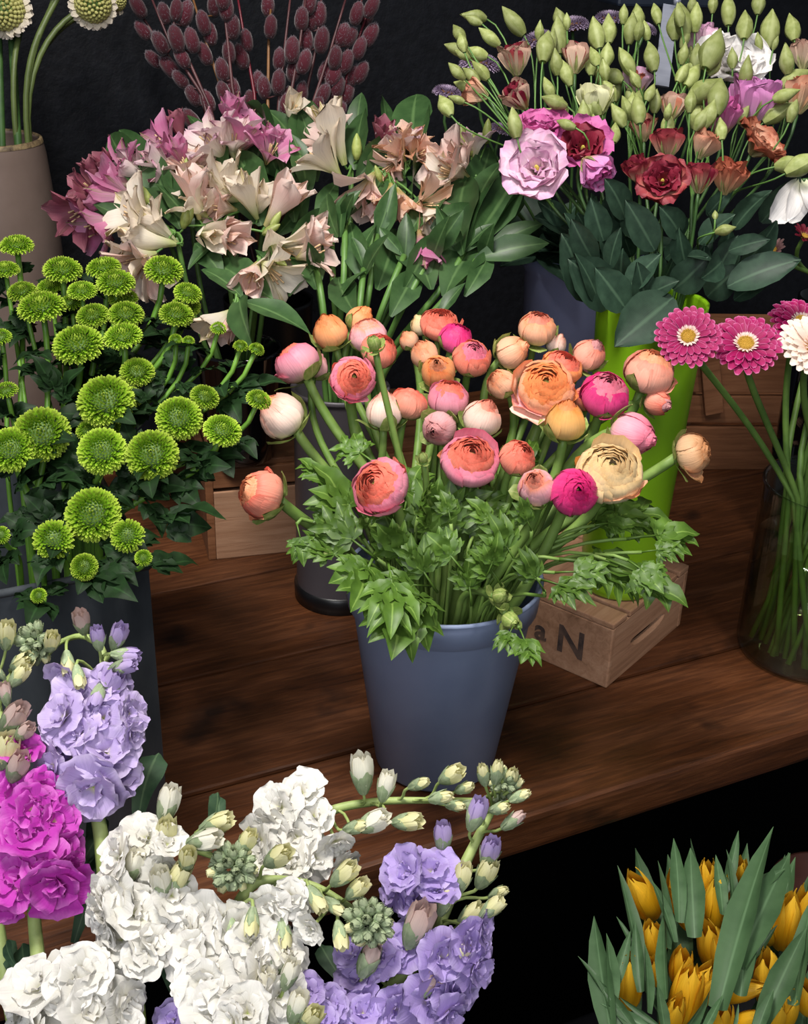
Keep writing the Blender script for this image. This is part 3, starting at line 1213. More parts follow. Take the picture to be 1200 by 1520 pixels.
vessel('cylinder_bucket', 'tall warm grey cylinder bucket with black base behind the ranunculus', 'bucket', P.x, P.y, 0,
       [(.060, 0), (.0605, .004), (.0625, .312), (.064, .318)], .003, GREYPL, bottom=(.022, BLACKPL), lip=(((-.003, 0), (0, .002), (.002, 0), (.001, -.004)), GREYPL))
P = onz(356, 690, .157) + Vector((.0, .03, 0))
POTS['als2'] = Pot(P.x, P.y, .157, .157 + .17, .045, .058)
vessel('dark_glass_vase', 'smoked dark glass vase standing on the pale back crate', 'vase', P.x, P.y, .157,
       [(.040, 0), (.046, .004), (.050, .03), (.050, .034), (.060, .165), (.061, .17)], .003, DARKGLASS)
P = onz(1193, 964, 0)
POTS['ger'] = Pot(P.x, P.y, 0.0, .248, .086, .090)
gv = vessel('glass_vase', 'clear glass cylinder vase of gerbera stems in water', 'vase', P.x, P.y, 0,
            [(.080, 0), (.088, .004), (.0905, .012), (.0915, .244), (.092, .248)], .0035, GLASS,
            lip=(((-.0035, 0), (-.001, .0018), (.001, .0012), (.0012, -.001)), GLASS))
g = G()
g.lathe([(0, .006), (.086, .010), (.0872, .014), (.0878, .165), (0, .165)], 48)
tag(put('water', g.build('water'), gv, Matrix.Translation((P.x, P.y, 0)), WATER), 'clear water in the glass vase')
P = at(-20, 207, 1.76)
POTS['sca'] = Pot(P.x, P.y, 0.0, P.z, .098, .078)
vessel('tall_vase', 'tall taupe ceramic vase with worn brown rim against the black wall', 'vase', P.x, P.y, 0,
       [(.092, 0), (.098, .006), (.096, P.z * .45), (.089, P.z * .8), (.082, P.z - .02), (.079, P.z - .004), (.078, P.z)], .005, TAUPE,
       lip=(((-.005, .0), (-.003, .003), (.0, .002), (.0015, -.004)), TAUPE_RIM))
P = at(868, 372, 1.86)
POTS['blu'] = Pot(P.x, P.y, 0.0, P.z, .072, .094)
vessel('flower_bucket', 'lilac blue plastic bucket behind the lime green vase', 'bucket', P.x, P.y, 0,
       [(.072, 0), (.075, .004), (.0895, P.z - .03), (.093, P.z - .026), (.0955, P.z)], .003, LILACPL)
P = at(398, 440, 1.80)
POTS['wil'] = Pot(P.x, P.y, 0.0, .36, .055, .066)
vessel('black_vase', 'black vase of pussy willow hidden behind the cream alstroemeria', 'vase', P.x, P.y, 0,
       [(.052, 0), (.055, .004), (.066, .354), (.067, .36)], .003, BLACKPL)
P = at(1222, 560, 1.80)
POTS['drk'] = Pot(P.x, P.y, 0.0, .40, .05, .055)
vessel('dark_glass_vase', 'glossy black glass vase standing behind the gerbera stems', 'vase', P.x, P.y, 0,
       [(.048, 0), (.05, .004), (.05, .14), (.054, .145), (.054, .16), (.05, .165), (.052, .2), (.056, .4)], .003, DARKGLASS)
P = Vector((.39, .80, -.45))
POTS['tul'] = Pot(P.x, P.y, -.45, -.27, .10, .125)
vessel('tulip_bucket', 'black bucket of yellow tulips on the low step', 'bucket', P.x, P.y, -.45,
       [(.098, 0), (.10, .004), (.125, .175), (.127, .18)], .003, BLACKPL)
P = Vector((-.16, .50, -.45))
POTS['stk'] = Pot(P.x, P.y, -.45, -.09, .10, .15)
vessel('flower_bucket', 'black bucket of stocks below the picture in front of the table', 'bucket', P.x, P.y, -.45,
       [(.098, 0), (.10, .004), (.15, .355), (.152, .36)], .003, BLACKPL)

P = at(1222, 1345, 1.62)
vessel('terracotta_pot', 'dim reddish brown pot in the dark behind the tulips', 'pot', P.x, P.y, -.45,
       [(.05, 0), (.052, .004), (.066, .15), (.071, .152), (.073, .19)], .005, plain_mat('dark_terracotta', '#3c170e', '#4a2014', rough=.7, scale=12))
# ------------------------------------------------------------------ ranunculus
for nm, c in (('coral', ('#d8c08c', '#f2a890', '#ee8e78', '#e67460')), ('peach', ('#dcc890', '#f6c8a8', '#f4b692', '#ec9c72')),
              ('pink', ('#e0c8a8', '#f2b0bc', '#ec96aa', '#e07890')), ('hot', ('#e6b4b8', '#e8659c', '#e24488', '#d32a72')),
              ('orange', ('#d8b878', '#f4b684', '#f0a46c', '#ea8e56')), ('cream', ('#d6d49a', '#f4e2bc', '#f0d6a8', '#e6c48e')),
              ('pale', ('#e4e2c0', '#f8e2d4', '#f6d2c2', '#f0b09c')), ('mauve', ('#c8b090', '#e0b0ae', '#d8a2a4', '#c88888')),
              ('tan', ('#c8b080', '#e6be98', '#dcaa7e', '#bf8458')), ('salmon', ('#e0cc9c', '#f4bca8', '#f0a58e', '#e48872')),
              ('gold', ('#d8b870', '#f4c684', '#f0b468', '#e2944a')), ('blush', ('#e8d8c0', '#f6c8c8', '#f4b4bc', '#ee9a80'))):
    petal_mat('ran_' + nm, [(.08, c[0]), (.35, c[1]), (.75, c[2]), (.97, c[3])], rough=.5, trans=.2, vein=.10, vary=.10, amp=.22)
HEART = plain_mat('ranunculus_heart', '#8a8f4a', '#b9a860', rough=.6, scale=40)

RT = [
    # u, v, width px, kind, colour, inner colour, facing, sepals, label
    (490, 493, 56, 'bud', 'orange', None, (-.3, .7, .5), 1, 'plump orange bud-like ranunculus at the upper left of the bouquet'),
    (534, 476, 46, 'bud', 'orange', None, (.5, .6, .2), 0, 'small orange ranunculus turned away behind the plump orange one'),
    (442, 541, 70, 'ball', 'pink', 'coral', (-.5, .75, .1), 1, 'pink cup-shaped ranunculus seen from its side at upper left'),
    (470, 545, 40, 'bud', 'mauve', None, (.2, .6, .0), 1, 'small dusky ranunculus half hidden beside the pink cup-shaped one'),
    (547, 500, 60, 'ball', 'blush', None, (-.2, .8, .4), 0, 'pale blush ranunculus behind the stray green seed knob'),
    (562, 522, 58, 'ball', 'coral', None, (.4, .6, .5), 0, 'coral ranunculus directly behind the stray green seed knob'),
    (524, 562, 68, 'open', 'pink', 'coral', (.15, .1, 1), 0, 'deep pink ranunculus facing forward with green heart, left of the knob'),
    (653, 483, 60, 'open', 'coral', None, (.1, .75, .8), 0, 'coral red ranunculus at the very top of the bouquet'),
    (625, 484, 34, 'bud', 'cream', None, (-.4, .8, .3), 0, 'tiny cream ranunculus peeping out behind the top coral one'),
    (607, 506, 32, 'bud', 'peach', None, (-.4, .6, .5), 0, 'tiny peach ranunculus below left of the top coral one'),
    (676, 504, 54, 'ball', 'hot', None, (.3, .7, .5), 0, 'hot pink ranunculus wedged beneath the top coral one'),
    (700, 533, 60, 'ball', 'coral', 'pink', (.15, .5, .9), 0, 'rosy coral ranunculus with pale green heart below the hot pink one'),
    (630, 526, 46, 'bud', 'peach', None, (-.3, .6, .6), 0, 'smooth peach ranunculus left of the rosy green-hearted one'),
    (651, 551, 56, 'bud', 'orange', 'peach', (-.1, .3, .9), 1, 'apricot ranunculus in front of the smooth peach one'),
    (571, 611, 60, 'bud', 'pale', None, (.05, .9, .3), 1, 'creamy white ranunculus bud with green sepal, left of centre'),
    (606, 601, 58, 'ball', 'coral', None, (.3, .9, .2), 0, 'ruffled coral ranunculus just right of the creamy white bud'),
    (665, 593, 64, 'ball', 'pink', 'coral', (.1, .8, .6), 1, 'light pink ranunculus with coral lips in the middle of the bouquet'),
    (652, 636, 56, 'bud', 'mauve', None, (-.3, -.2, .9), 1, 'mauve pink ranunculus hanging below the light pink one'),
    (716, 621, 62, 'bud', 'pale', 'salmon', (.3, .6, .5), 1, 'pale salmon ranunculus above the big pink and peach one'),
    (697, 686, 88, 'open', 'pink', 'coral', (.12, .55, .8), 0, 'big pink and peach ranunculus at the front centre'),
    (566, 723, 90, 'open', 'pink', 'coral', (-.45, .3, .8), 0, 'big rose pink ranunculus lowest left of centre with apricot heart'),
    (418, 618, 74, 'bud', 'pale', 'peach', (-.6, .55, .35), 1, 'pale peach bud with green sepals leaning out at the left'),
    (390, 734, 76, 'ball', 'coral', 'peach', (-.75, .25, .55), 1, 'coral orange ranunculus drooping lowest at the left edge'),
    (768, 681, 58, 'ball', 'coral', None, (.35, .45, .75), 0, 'small coral ranunculus right of the big pink and peach one'),
    (797, 489, 58, 'ball', 'peach', 'salmon', (.1, .7, .7), 1, 'round peach ranunculus at the top right against the blue bucket'),
    (760, 523, 54, 'bud', 'peach', None, (.45, .2, .3), 1, 'peach ranunculus with big green sepals below the round peach one'),
    (826, 511, 34, 'bud', 'pale', None, (.4, .7, .5), 0, 'tiny pale ranunculus right of the round peach one'),
    (875, 526, 52, 'bud', 'salmon', 'mauve', (.4, .5, .6), 1, 'striped salmon bud standing against the lime green vase'),
    (834, 546, 62, 'open', 'orange', 'coral', (.3, .7, .7), 0, 'ruffled orange ranunculus behind the large peach one'),
    (810, 576, 88, 'open', 'peach', 'orange', (-.05, .35, .9), 0, 'large peach ranunculus with one pale pink petal hanging down'),
    (860, 541, 40, 'bud', 'pink', None, (.5, .5, .5), 0, 'small pink ranunculus between the ruffled orange and striped ones'),
    (898, 588, 76, 'ball', 'hot', 'pink', (.1, .6, .8), 0, 'bright pink ranunculus in front of the lime green vase'),
    (870, 591, 42, 'bud', 'coral', None, (-.1, .2, .9), 0, 'little coral ranunculus tucked left of the bright pink one'),
    (745, 570, 48, 'bud', 'peach', None, (-.5, .4, .6), 0, 'peach ranunculus partly hidden left of the large peach one'),
    (840, 626, 66, 'bud', 'gold', 'orange', (.05, .85, .5), 1, 'golden apricot ranunculus under the large peach one'),
    (963, 554, 78, 'ball', 'salmon', 'peach', (.25, .75, .55), 0, 'salmon ranunculus left of the gerberas on the lime vase'),
    (977, 597, 44, 'bud', 'coral', 'mauve', (.5, -.3, .5), 1, 'dusty coral ranunculus hanging beneath the salmon one'),
    (938, 646, 74, 'bud', 'pink', None, (.7, -.25, .5), 1, 'pink ranunculus bud with pointed green sepals turned to the right'),
    (904, 704, 102, 'open', 'cream', None, (.05, .5, .8), 0, 'largest cream yellow ranunculus at the lower right'),
    (852, 731, 74, 'ball', 'hot', None, (.1, .15, 1), 0, 'magenta ranunculus with green heart in front of the cream one'),
    (797, 723, 62, 'bud', 'blush', 'salmon', (-.2, .4, .8), 1, 'blush ranunculus with a green sepal left of the magenta one'),
    (1027, 673, 62, 'ball', 'tan', None, (.85, .2, .45), 1, 'tan ranunculus on a long stem reaching furthest right'),
]


def ran_depth(v):
    return 1.17 + (760 - v) * .00075


LOOSE = {29: [(-.75, -.5, 'blush', 1.5), (-.2, -1, 'pale', 1.75), (.9, -.3, 'orange', 1.3)], 38: [(.5, -.85, 'peach', 1.45), (-.9, .5, 'gold', 1.35), (.9, .1, 'peach', 1.25)], 20: [(.9, .35, 'coral', 1.4), (.3, -1, 'pink', 1.25)],
         6: [(-.2, -1, 'pink', 1.5), (-.8, .6, 'coral', 1.35)], 22: [(-.4, -.9, 'peach', 1.3), (.3, .9, 'coral', 1.3)], 41: [(.1, -1, 'tan', 1.6), (.8, -.4, 'peach', 1.3)], 19: [(-.9, .2, 'peach', 1.25)], 35: [(.9, -.2, 'salmon', 1.25)],
         16: [(.2, 1, 'coral', 1.2)], 9: [], 31: [(.4, -.9, 'hot', 1.2)], 2: [(-.9, .1, 'pink', 1.3)], 7: [(.8, -.4, 'coral', 1.3)]}
LOOSE_P = []
for a1, tw in ((1.15, .15), (.85, -.2)):
    g = G()
    flat_petal(g, 1, .62, ((0, .35), (.4, .85), (.7, 1), (.92, .85), (1, .5)), .15, a1, 0, .30, .05, 1.7, a1 * 3, 6, 7, rnd=.14, twist=tw)
    LOOSE_P.append(g.build('ranunculus_loose_petal'))

RAN_THINGS = []
for k, (u, v, d, kind, col, inner, fc, sep, lab) in enumerate(RT):
    R = random.Random(900 + k)
    dep = ran_depth(v) + (.03 if d < 45 else 0)
    C = at(u, v, dep)
    ax = facing(fc)
    rad = d / 2 * dep / F_PX * (.93 if kind == 'open' else 1.0)
    E, Q = POTS['ran'].ends(C, R)
    t = thing('ranunculus', lab, 'flower', Q, 'ranunculus in the slate blue bucket')
    RAN_THINGS.append((u, v, t))
    B = C - ax * rad * .74
    # the stem leaves the head along its axis, then bends down
    pts = stem_curve(B, (ax * .8 + Vector((0, 0, .45))).normalized(), E, Q, 14, .38)
    g = G()
    rs = .0042 + .0016 * (d > 60) + .0008 * R.random()
    g.tube(pts, [rs * (.85 + .3 * i / len(pts)) for i in range(len(pts))], 9)
    put('stem', g.build('ranunculus_stem'), t, None, ST_RAN)
    core, outer = RAN[kind][k % len(RAN[kind])]
    W = frame(C, ax, (rad, rad, rad * (1.12 if kind == 'bud' else .98)), R.random() * 6)
    m_out, m_in = MATS['ran_' + col], MATS['ran_' + (inner or col)]
    b = tag(put('bloom', core, t, W, [m_in, HEART]), kind='stuff')
    for me in outer:
        put('petal', me, b, W, m_out)
    n = 4 if sep else 3
    for i in range(n):
        put('sepal', RAN_SEPAL[(k + i) % (3 if sep else 1)], b, W @ Rz(i * 2 * PI / n + R.uniform(-.3, .3)) @ Matrix.Scale(1.04 if sep else .92, 4), SEPAL)

    for dr, du, lc, ls in LOOSE.get(k, ()):
        y = (CR * dr + CU * du)
        y = (y - ax * y.dot(ax)).normalized()
        x = y.cross(ax)
        Wl = Matrix.Translation(C - ax * rad * .62 + y * rad * .12) @ Matrix((x, y, ax)).transposed().to_4x4() @ Matrix.Scale(rad * ls, 4)
        put('petal', LOOSE_P[k % 2], b, Wl, MATS['ran_' + lc])

# the odd green ones
KNOBS = [(556, 510, 30, (568, 588), 'green seed knob on a pale stem standing in front of coral blooms'),
         (743, 884, 34, (700, 905), 'upper closed green ranunculus bud hanging over the bucket rim'),
         (758, 921, 38, (730, 900), 'lower closed green ranunculus bud hanging over the bucket rim'),
         (628, 680, 22, (640, 740), 'tiny green ranunculus bud above the big rose pink bloom'),
         (484, 822, 13, (540, 850), 'tiny white tipped bud sticking out left over the rim')]
for k, (u, v, d, (su, sv), lab) in enumerate(KNOBS):
    R = random.Random(70 + k)
    dep = 1.19 if v < 800 else 1.195
    C = at(u, v, dep)
    E, Q = POTS['ran'].ends(C, R, .85)
    t = thing('ranunculus_bud', lab, 'flower bud', Q, 'green buds among the ranunculus')
    rad = d / 2 * dep / F_PX
    mid = at(su, sv, dep + (.02 if v < 800 else .03))
    ax = (C - mid).normalized() * (1 if v > 800 or v == 680 else .6) + (-CF) * .35
    ax.normalize()
    if v < 800:
        pts = [bez([C - ax * rad * .7, mid, E + Vector((0, 0, .06)), E], i / 12) for i in range(13)] + [Q]
    else:
        up = E + Vector((0, 0, .03))
        pts = [bez([C - ax * rad * .6, mid + Vector((0, 0, .025)), up, E], i / 12) for i in range(13)] + [Q]
    g = G()
    g.tube(pts, .0034 if d > 20 else .0022, 8)
    put('stem', g.build('bud_stem'), t, None, ST_RAN)
    W = frame(C, ax, rad, R.random() * 6)
    b = tag(put('bloom', RAN['bud'][k % 2][0], t, W, [SEPAL, HEART]), kind='stuff')
    for i in range(5):
        put('sepal', RAN_SEPAL[i % 3], b, W @ Rz(i * 1.2566) @ Matrix.Scale(1.05, 4), SEPAL)

# leaves: base pixel -> tip pixel, depth of each
RL = [(575, 830, 1.20, 590, 935, 1.12), (560, 815, 1.22, 520, 890, 1.15), (600, 850, 1.20, 600, 965, 1.13), (600, 870, 1.18, 650, 910, 1.15),
      (770, 930, 1.19, 790, 985, 1.15), (765, 925, 1.19, 745, 965, 1.16), (745, 870, 1.2, 705, 815, 1.19), (700, 900, 1.2, 690, 830, 1.2),
      (800, 860, 1.2, 875, 885, 1.16), (820, 850, 1.22, 905, 850, 1.2), (830, 830, 1.22, 960, 855, 1.24), 
      (930, 800, 1.24, 1035, 795, 1.26), (900, 830, 1.22, 1015, 885, 1.2), (850, 800, 1.25, 930, 745, 1.28),
      (870, 790, 1.25, 985, 750, 1.28), (770, 840, 1.19, 725, 770, 1.17),
      (690, 850, 1.19, 640, 790, 1.18), (620, 830, 1.2, 560, 790, 1.17), (560, 830, 1.2, 470, 760, 1.2), (530, 850, 1.2, 440, 790, 1.2),
      (440, 775, 1.2, 455, 835, 1.19), (540, 800, 1.22, 480, 690, 1.24), (500, 720, 1.24, 445, 685, 1.25), (560, 690, 1.25, 500, 650, 1.27),
      (620, 770, 1.2, 640, 720, 1.17), (640, 800, 1.2, 625, 750, 1.17), (740, 790, 1.2, 700, 740, 1.2), (790, 790, 1.2, 770, 745, 1.18),
      (650, 880, 1.19, 600, 800, 1.17), (560, 860, 1.19, 500, 835, 1.17), (810, 880, 1.18, 770, 820, 1.16), (720, 860, 1.19, 745, 795, 1.17),
      (930, 830, 1.22, 985, 870, 1.19), (950, 820, 1.23, 1015, 815, 1.22), (520, 790, 1.22, 465, 740, 1.22),
      (590, 780, 1.2, 540, 740, 1.22), (670, 780, 1.2, 660, 730, 1.2), (880, 780, 1.24, 940, 775, 1.25), (640, 870, 1.2, 570, 870, 1.16),
      (700, 800, 1.24, 740, 720, 1.26), (600, 760, 1.26, 620, 690, 1.28), (760, 700, 1.28, 800, 660, 1.3), (800, 760, 1.25, 870, 690, 1.3)]
R = random.Random(5)
for k in range(9):       # the inner thicket above the rim
    a = R.uniform(-PI, PI)
    bu, bv = 667 + 95 * math.cos(a) * R.random(), 852 + 45 * math.sin(a) * R.random()
    RL.append((bu, bv, 1.25, bu + R.uniform(-75, 75), bv - R.uniform(30, 120), 1.25 + R.uniform(-.04, .05)))
for k, (bu, bv, bd, tu, tv, td) in enumerate(RL):
    p, q = at(bu, bv, bd), at(tu, tv, td)
    near = min(RAN_THINGS, key=lambda x: (x[0] - bu) ** 2 + ((x[1] + 110) - bv) ** 2 + R.uniform(0, 9000))
    nrm = (-CF * R.uniform(.2, .9) + Vector((0, 0, 1)) * R.uniform(.4, 1) + CR * R.uniform(-.6, .6))
    if math.hypot(bu - 667, (bv - 870) * 1.6) > 105:      # a stalk carries the leaf back into the bucket
        pt = POTS['ran']
        h = Vector((p.x - pt.x, p.y - pt.y, 0)).normalized() * .07
        E = Vector((pt.x + h.x, pt.y + h.y, pt.z1 - .02))
        g = G()
        g.tube([bez([p + (q - p) * .05, p - (q - p) * .5, E + Vector((0, 0, .07)), E, E - Vector((h.x * .3, h.y * .3, .1))], i / 9) for i in range(10)], .0019, 6)
        put('leaf_stalk', g.build('leaf_stalk'), near[2], None, ST_RAN)
    put('leaf', RAN_LEAF[k % 5], near[2], along(p, q, nrm, R.uniform(.85, 1.25), R.uniform(-.5, .5)) @ Matrix.Scale(1.06, 4), LF_RAN)
# ------------------------------------------------------------------ button chrysanthemums
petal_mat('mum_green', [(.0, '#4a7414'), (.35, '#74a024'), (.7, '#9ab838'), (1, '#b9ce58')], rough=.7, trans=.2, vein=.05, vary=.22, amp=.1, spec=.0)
MUMC = plain_mat('chrysanthemum_base', '#3e5c16', '#55781e', rough=.6, scale=20)
MT = [
    # u, v, width px, tilt to the viewer, lean right, label
    (25, 366, 52, .12, 0, 'topmost green chrysanthemum at the left edge in front of the taupe vase'),
    (8, 402, 44, .15, 0, 'green chrysanthemum cut by the left edge, under the topmost one'),
    (93, 402, 60, .22, 0, 'flat green chrysanthemum alone before the foot of the taupe vase'),
    (154, 399, 54, .2, 0, 'green chrysanthemum touching the lowest cream alstroemeria petals'),
    (33, 434, 46, .2, 0, 'small green chrysanthemum third down near the left edge'),
    (74, 427, 40, .15, 0, 'small shaded chrysanthemum behind the flat ones at upper left'),
    (172, 421, 60, .25, .05, 'green chrysanthemum just under the one touching cream petals'),
    (122, 433, 46, .15, 0, 'green chrysanthemum in the middle of the upper cluster, edge-on'),
    (62, 458, 74, .25, 0, 'wide tilted green chrysanthemum on two bare stems at left'),
    (138, 470, 52, .25, 0, 'left one of two chrysanthemums side by side in the upper cluster'),
    (187, 468, 56, .25, .05, 'right one of two chrysanthemums side by side in the upper cluster'),
    (243, 402, 60, .3, .1, 'tallest green chrysanthemum on the right below cream alstroemeria'),
    (279, 436, 44, .3, .25, 'green chrysanthemum peeping out right under the tallest one'),
    (262, 468, 54, .32, .15, 'thick-stemmed green chrysanthemum tilted to the lower right'),
    (276, 455, 46, .25, .2, 'green chrysanthemum squeezed behind the thick-stemmed one'),
    (116, 513, 78, .35, 0, 'large flat green chrysanthemum in the middle of the left bunch'),
    (183, 501, 60, .3, 0, 'green chrysanthemum right of the large flat one'),
    (204, 553, 54, .45, .1, 'shaded dark green chrysanthemum low behind the bright ones'),
    (2, 502, 34, .3, 0, 'chrysanthemum sliver at the left edge, level with the large flat one'),
    (10, 582, 38, .3, 0, 'small green chrysanthemum alone at the left edge'),
    (157, 596, 88, .62, 0, 'big round green chrysanthemum in the centre of the bunch'),
    (193, 590, 40, .4, .2, 'small chrysanthemum hiding behind the big round central one'),
    (266, 621, 72, .65, .1, 'round green chrysanthemum right of the central one'),
    (304, 590, 46, .4, .3, 'small tilted green chrysanthemum upper right of the round one'),
    (330, 640, 60, .4, .25, 'green chrysanthemum furthest right but one, above leafy stems'),
    (324, 490, 26, .2, .2, 'half-open button below the drooping pink alstroemeria'),
    (357, 516, 24, .2, .3, 'left one of two tiny buttons on thin stalks'),
    (380, 521, 26, .2, .35, 'right one of two tiny buttons on thin stalks'),
    (384, 594, 40, .3, .3, 'green chrysanthemum furthest right, touching the pale peach bud'),
    (62, 645, 88, .68, 0, 'very large green chrysanthemum on the left side'),
    (16, 668, 74, .66, 0, 'large chrysanthemum overlapped by the very large one at left'),
    (152, 670, 76, .68, 0, 'left one of the pair of big chrysanthemums under the central one'),
    (226, 676, 82, .72, .05, 'right one of the pair of big chrysanthemums under the central one'),
    (138, 764, 86, .72, 0, 'lowest large green chrysanthemum above the zinc planter'),
    (80, 802, 64, .85, 0, 'open star-like chrysanthemum lower left of the lowest large one'),
    (190, 796, 54, .8, .1, 'loose-petalled small chrysanthemum lower right of the lowest large one'),
    (125, 842, 44, .8, 0, 'dark shaded chrysanthemum just inside the zinc planter rim'),
    (213, 829, 28, .6, .2, 'little green button at the right end of the planter rim'),
    (261, 506, 22, .3, 0, 'left of two dim buds under the thick-stemmed chrysanthemum'),
    (280, 508, 20, .3, .1, 'right of two dim buds under the thick-stemmed chrysanthemum'),
    (106, 452, 38, .2, 0, 'small chrysanthemum filling the gap in the upper cluster'),
    (183, 444, 46, .2, 0, 'chrysanthemum hidden mostly under the pair in the upper cluster'),
    (130, 640, 36, .5, 0, 'small chrysanthemum wedged between the central and the big pair'),
    (58, 885, 26, .6, 0, 'lone yellow-green bud low at the planter rim'),
    (2, 795, 30, .7, 0, 'chrysanthemum edge showing at the left border above the planter'),
    (165, 636, 40, .5, .1, 'half-hidden chrysanthemum below the big round central one'),
]


def mum_depth(v):
    return 1.10 + (800 - v) * .0006


MUM_THINGS = []
for k, (u, v, d, tilt, lean, lab) in enumerate(MT):
    R = random.Random(300 + k)
    dep = mum_depth(v)
    if 'hid' in lab or 'behind' in lab or 'wedged' in lab or 'gap' in lab:
        dep += .03
    C = at(u, v, dep)
    ax = (Vector((0, 0, 1)) * (1 - tilt) - CF * tilt + CR * (lean + R.uniform(-.1, .1)) + Vector((0, R.uniform(-.08, .08), 0))).normalized()
    rad = d / 2 * dep / F_PX * 1.04
    rel = C - K
    ls, lt = max(-ZL + .04, min(-.03, rel.dot(EX) * .9 - .02 + R.uniform(-.03, .03))), max(.03, min(ZD - .04, rel.dot(EY) * .8 + .02 + R.uniform(-.02, .02)))
    E = K + EX * ls + EY * lt + Vector((0, 0, KH - .01))
    Q = K + EX * (ls * .9 - .02) + EY * (ZD * .5 + (lt - ZD * .5) * .6) + Vector((0, 0, .012))
    t = thing('chrysanthemum', lab, 'flower', Q, 'green button chrysanthemums in the zinc planter')
    MUM_THINGS.append((u, v, t))
    B = C - ax * rad * .28
    pts = stem_curve(B, (ax * .45 + Vector((lean * .6, 0, 1)) * .7).normalized(), E, Q, 10, .4)
    g = G()
    g.tube(pts, .0026 if d < 50 else .0034, 7)
    put('stem', g.build('chrysanthemum_stem'), t, None, ST_MUM)
    W = frame(C, ax, (rad, rad, rad * (1 if d > 30 else 1.3)), R.random() * 6)
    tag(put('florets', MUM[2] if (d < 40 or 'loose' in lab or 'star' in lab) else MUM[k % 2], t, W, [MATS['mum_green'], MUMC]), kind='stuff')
    put('calyx', MUM_CALYX, t, W, MUMC)
    for i in range(3):         # leaves along the stem
        tt = R.uniform(.15, .5)
        j = int(tt * 10)
        p = pts[j]
        a = R.uniform(0, 6.28)
        L = R.uniform(.035, .06)
        q = p + Vector((math.cos(a), math.sin(a), R.uniform(-.1, .7))).normalized() * L
        put('leaf', MUM_LEAF[(k + i) % 3], t, along(p, q, Vector((0, 0, 1)) - CF * .4, 1.1, R.uniform(-.6, .6)), LF_MUM)
ML = [(230, 770, 325, 745), (230, 775, 318, 780), (270, 690, 318, 670), (290, 690, 330, 690), (250, 720, 290, 690), (60, 720, 110, 700), (30, 760, 80, 730),
      (90, 700, 60, 735), (180, 720, 230, 730), (150, 720, 200, 745), (40, 835, 90, 825), (165, 838, 198, 858),
      (10, 620, 45, 600), (90, 580, 60, 560), (110, 600, 80, 560), (220, 600, 200, 575), (40, 530, 75, 520), (60, 560, 20, 540), (240, 560, 215, 590),
      (280, 560, 300, 540), (150, 560, 170, 530), (20, 720, 60, 700), (200, 700, 180, 730), (255, 740, 230, 710), (100, 740, 70, 770), (10, 800, 50, 780), (215, 740, 245, 780)]
R = random.Random(8)
for k in range(24):
    bu, bv = R.uniform(0, 225), R.uniform(560, 810)
    ML.append((bu, bv, bu + R.uniform(-55, 55), bv - R.uniform(-20, 60)))
for k, (bu, bv, tu, tv) in enumerate(ML):
    dd = mum_depth(bv) + (.035 if bv < 820 else .0) + R.uniform(0, .03)
    p, q = at(bu, bv, dd), at(tu, tv, dd - R.uniform(.0, .03))
    near = min(MUM_THINGS, key=lambda x: (x[0] - bu) ** 2 + (x[1] + 40 - bv) ** 2)
    put('leaf', MUM_LEAF[k % 3], near[2], along(p, q, Vector((0, 0, 1)) - CF * .6, 1.15, R.uniform(-.7, .7)) @ Matrix.Scale(1.0, 4), LF_MUM)
# ------------------------------------------------------------------ alstroemeria
for nm, c, st in (('cream', ('#c4ca8a', '#f5ecd6', '#f8eee0', '#f5e4d0'), None), ('cream_in', ('#b4c070', '#f5ecd0', '#f6ead6', '#f0dcc4'), '#b5a64a'),
                  ('blush', ('#cec488', '#f6ddd2', '#f4d2ca', '#f5e0d6'), None), ('blush_in', ('#bcbc70', '#f3d8c8', '#f0cabe', '#f0d4c8'), '#b08050'),
                  ('pink', ('#b9a06a', '#d98fb2', '#d67cab', '#e3a6c4'), None), ('pink_in', ('#8fa050', '#dca4bc', '#d890b4', '#c66c9a'), '#7a8c3a'),
                  ('whitepink', ('#c8c890', '#f0e4dc', '#eddad8', '#e6c2cf'), None), ('whitepink_in', ('#b4b870', '#f0e6da', '#eeded4', '#e0a8c0'), '#9a6a60'),
                  ('dusk', ('#7a5a40', '#a3606c', '#9c5468', '#b27480'), None), ('dusk_in', ('#6a5a30', '#a86a70', '#964e60', '#a86474'), '#5a3a2a'),
                  ('peach', ('#c8b87c', '#f5d2bc', '#f3c6b0', '#f3d0be'), None), ('peach_in', ('#a8a850', '#eec8a6', '#e8b090', '#e6bfa0'), '#a87040')):
    petal_mat('als_' + nm, [(.08, c[0]), (.4, c[1]), (.72, c[2]), (.97, c[3])], streak=st, rough=.5, trans=.35, vein=.10, vary=.12, amp=.16)
STAM = plain_mat('alstroemeria_stamen', '#c8b080', '#b08468', rough=.5)
BUDG = leaf_mat('alstroemeria_bud_green', '#8a9c4a', '#b4bd72', '#c4c888', trans=.2)
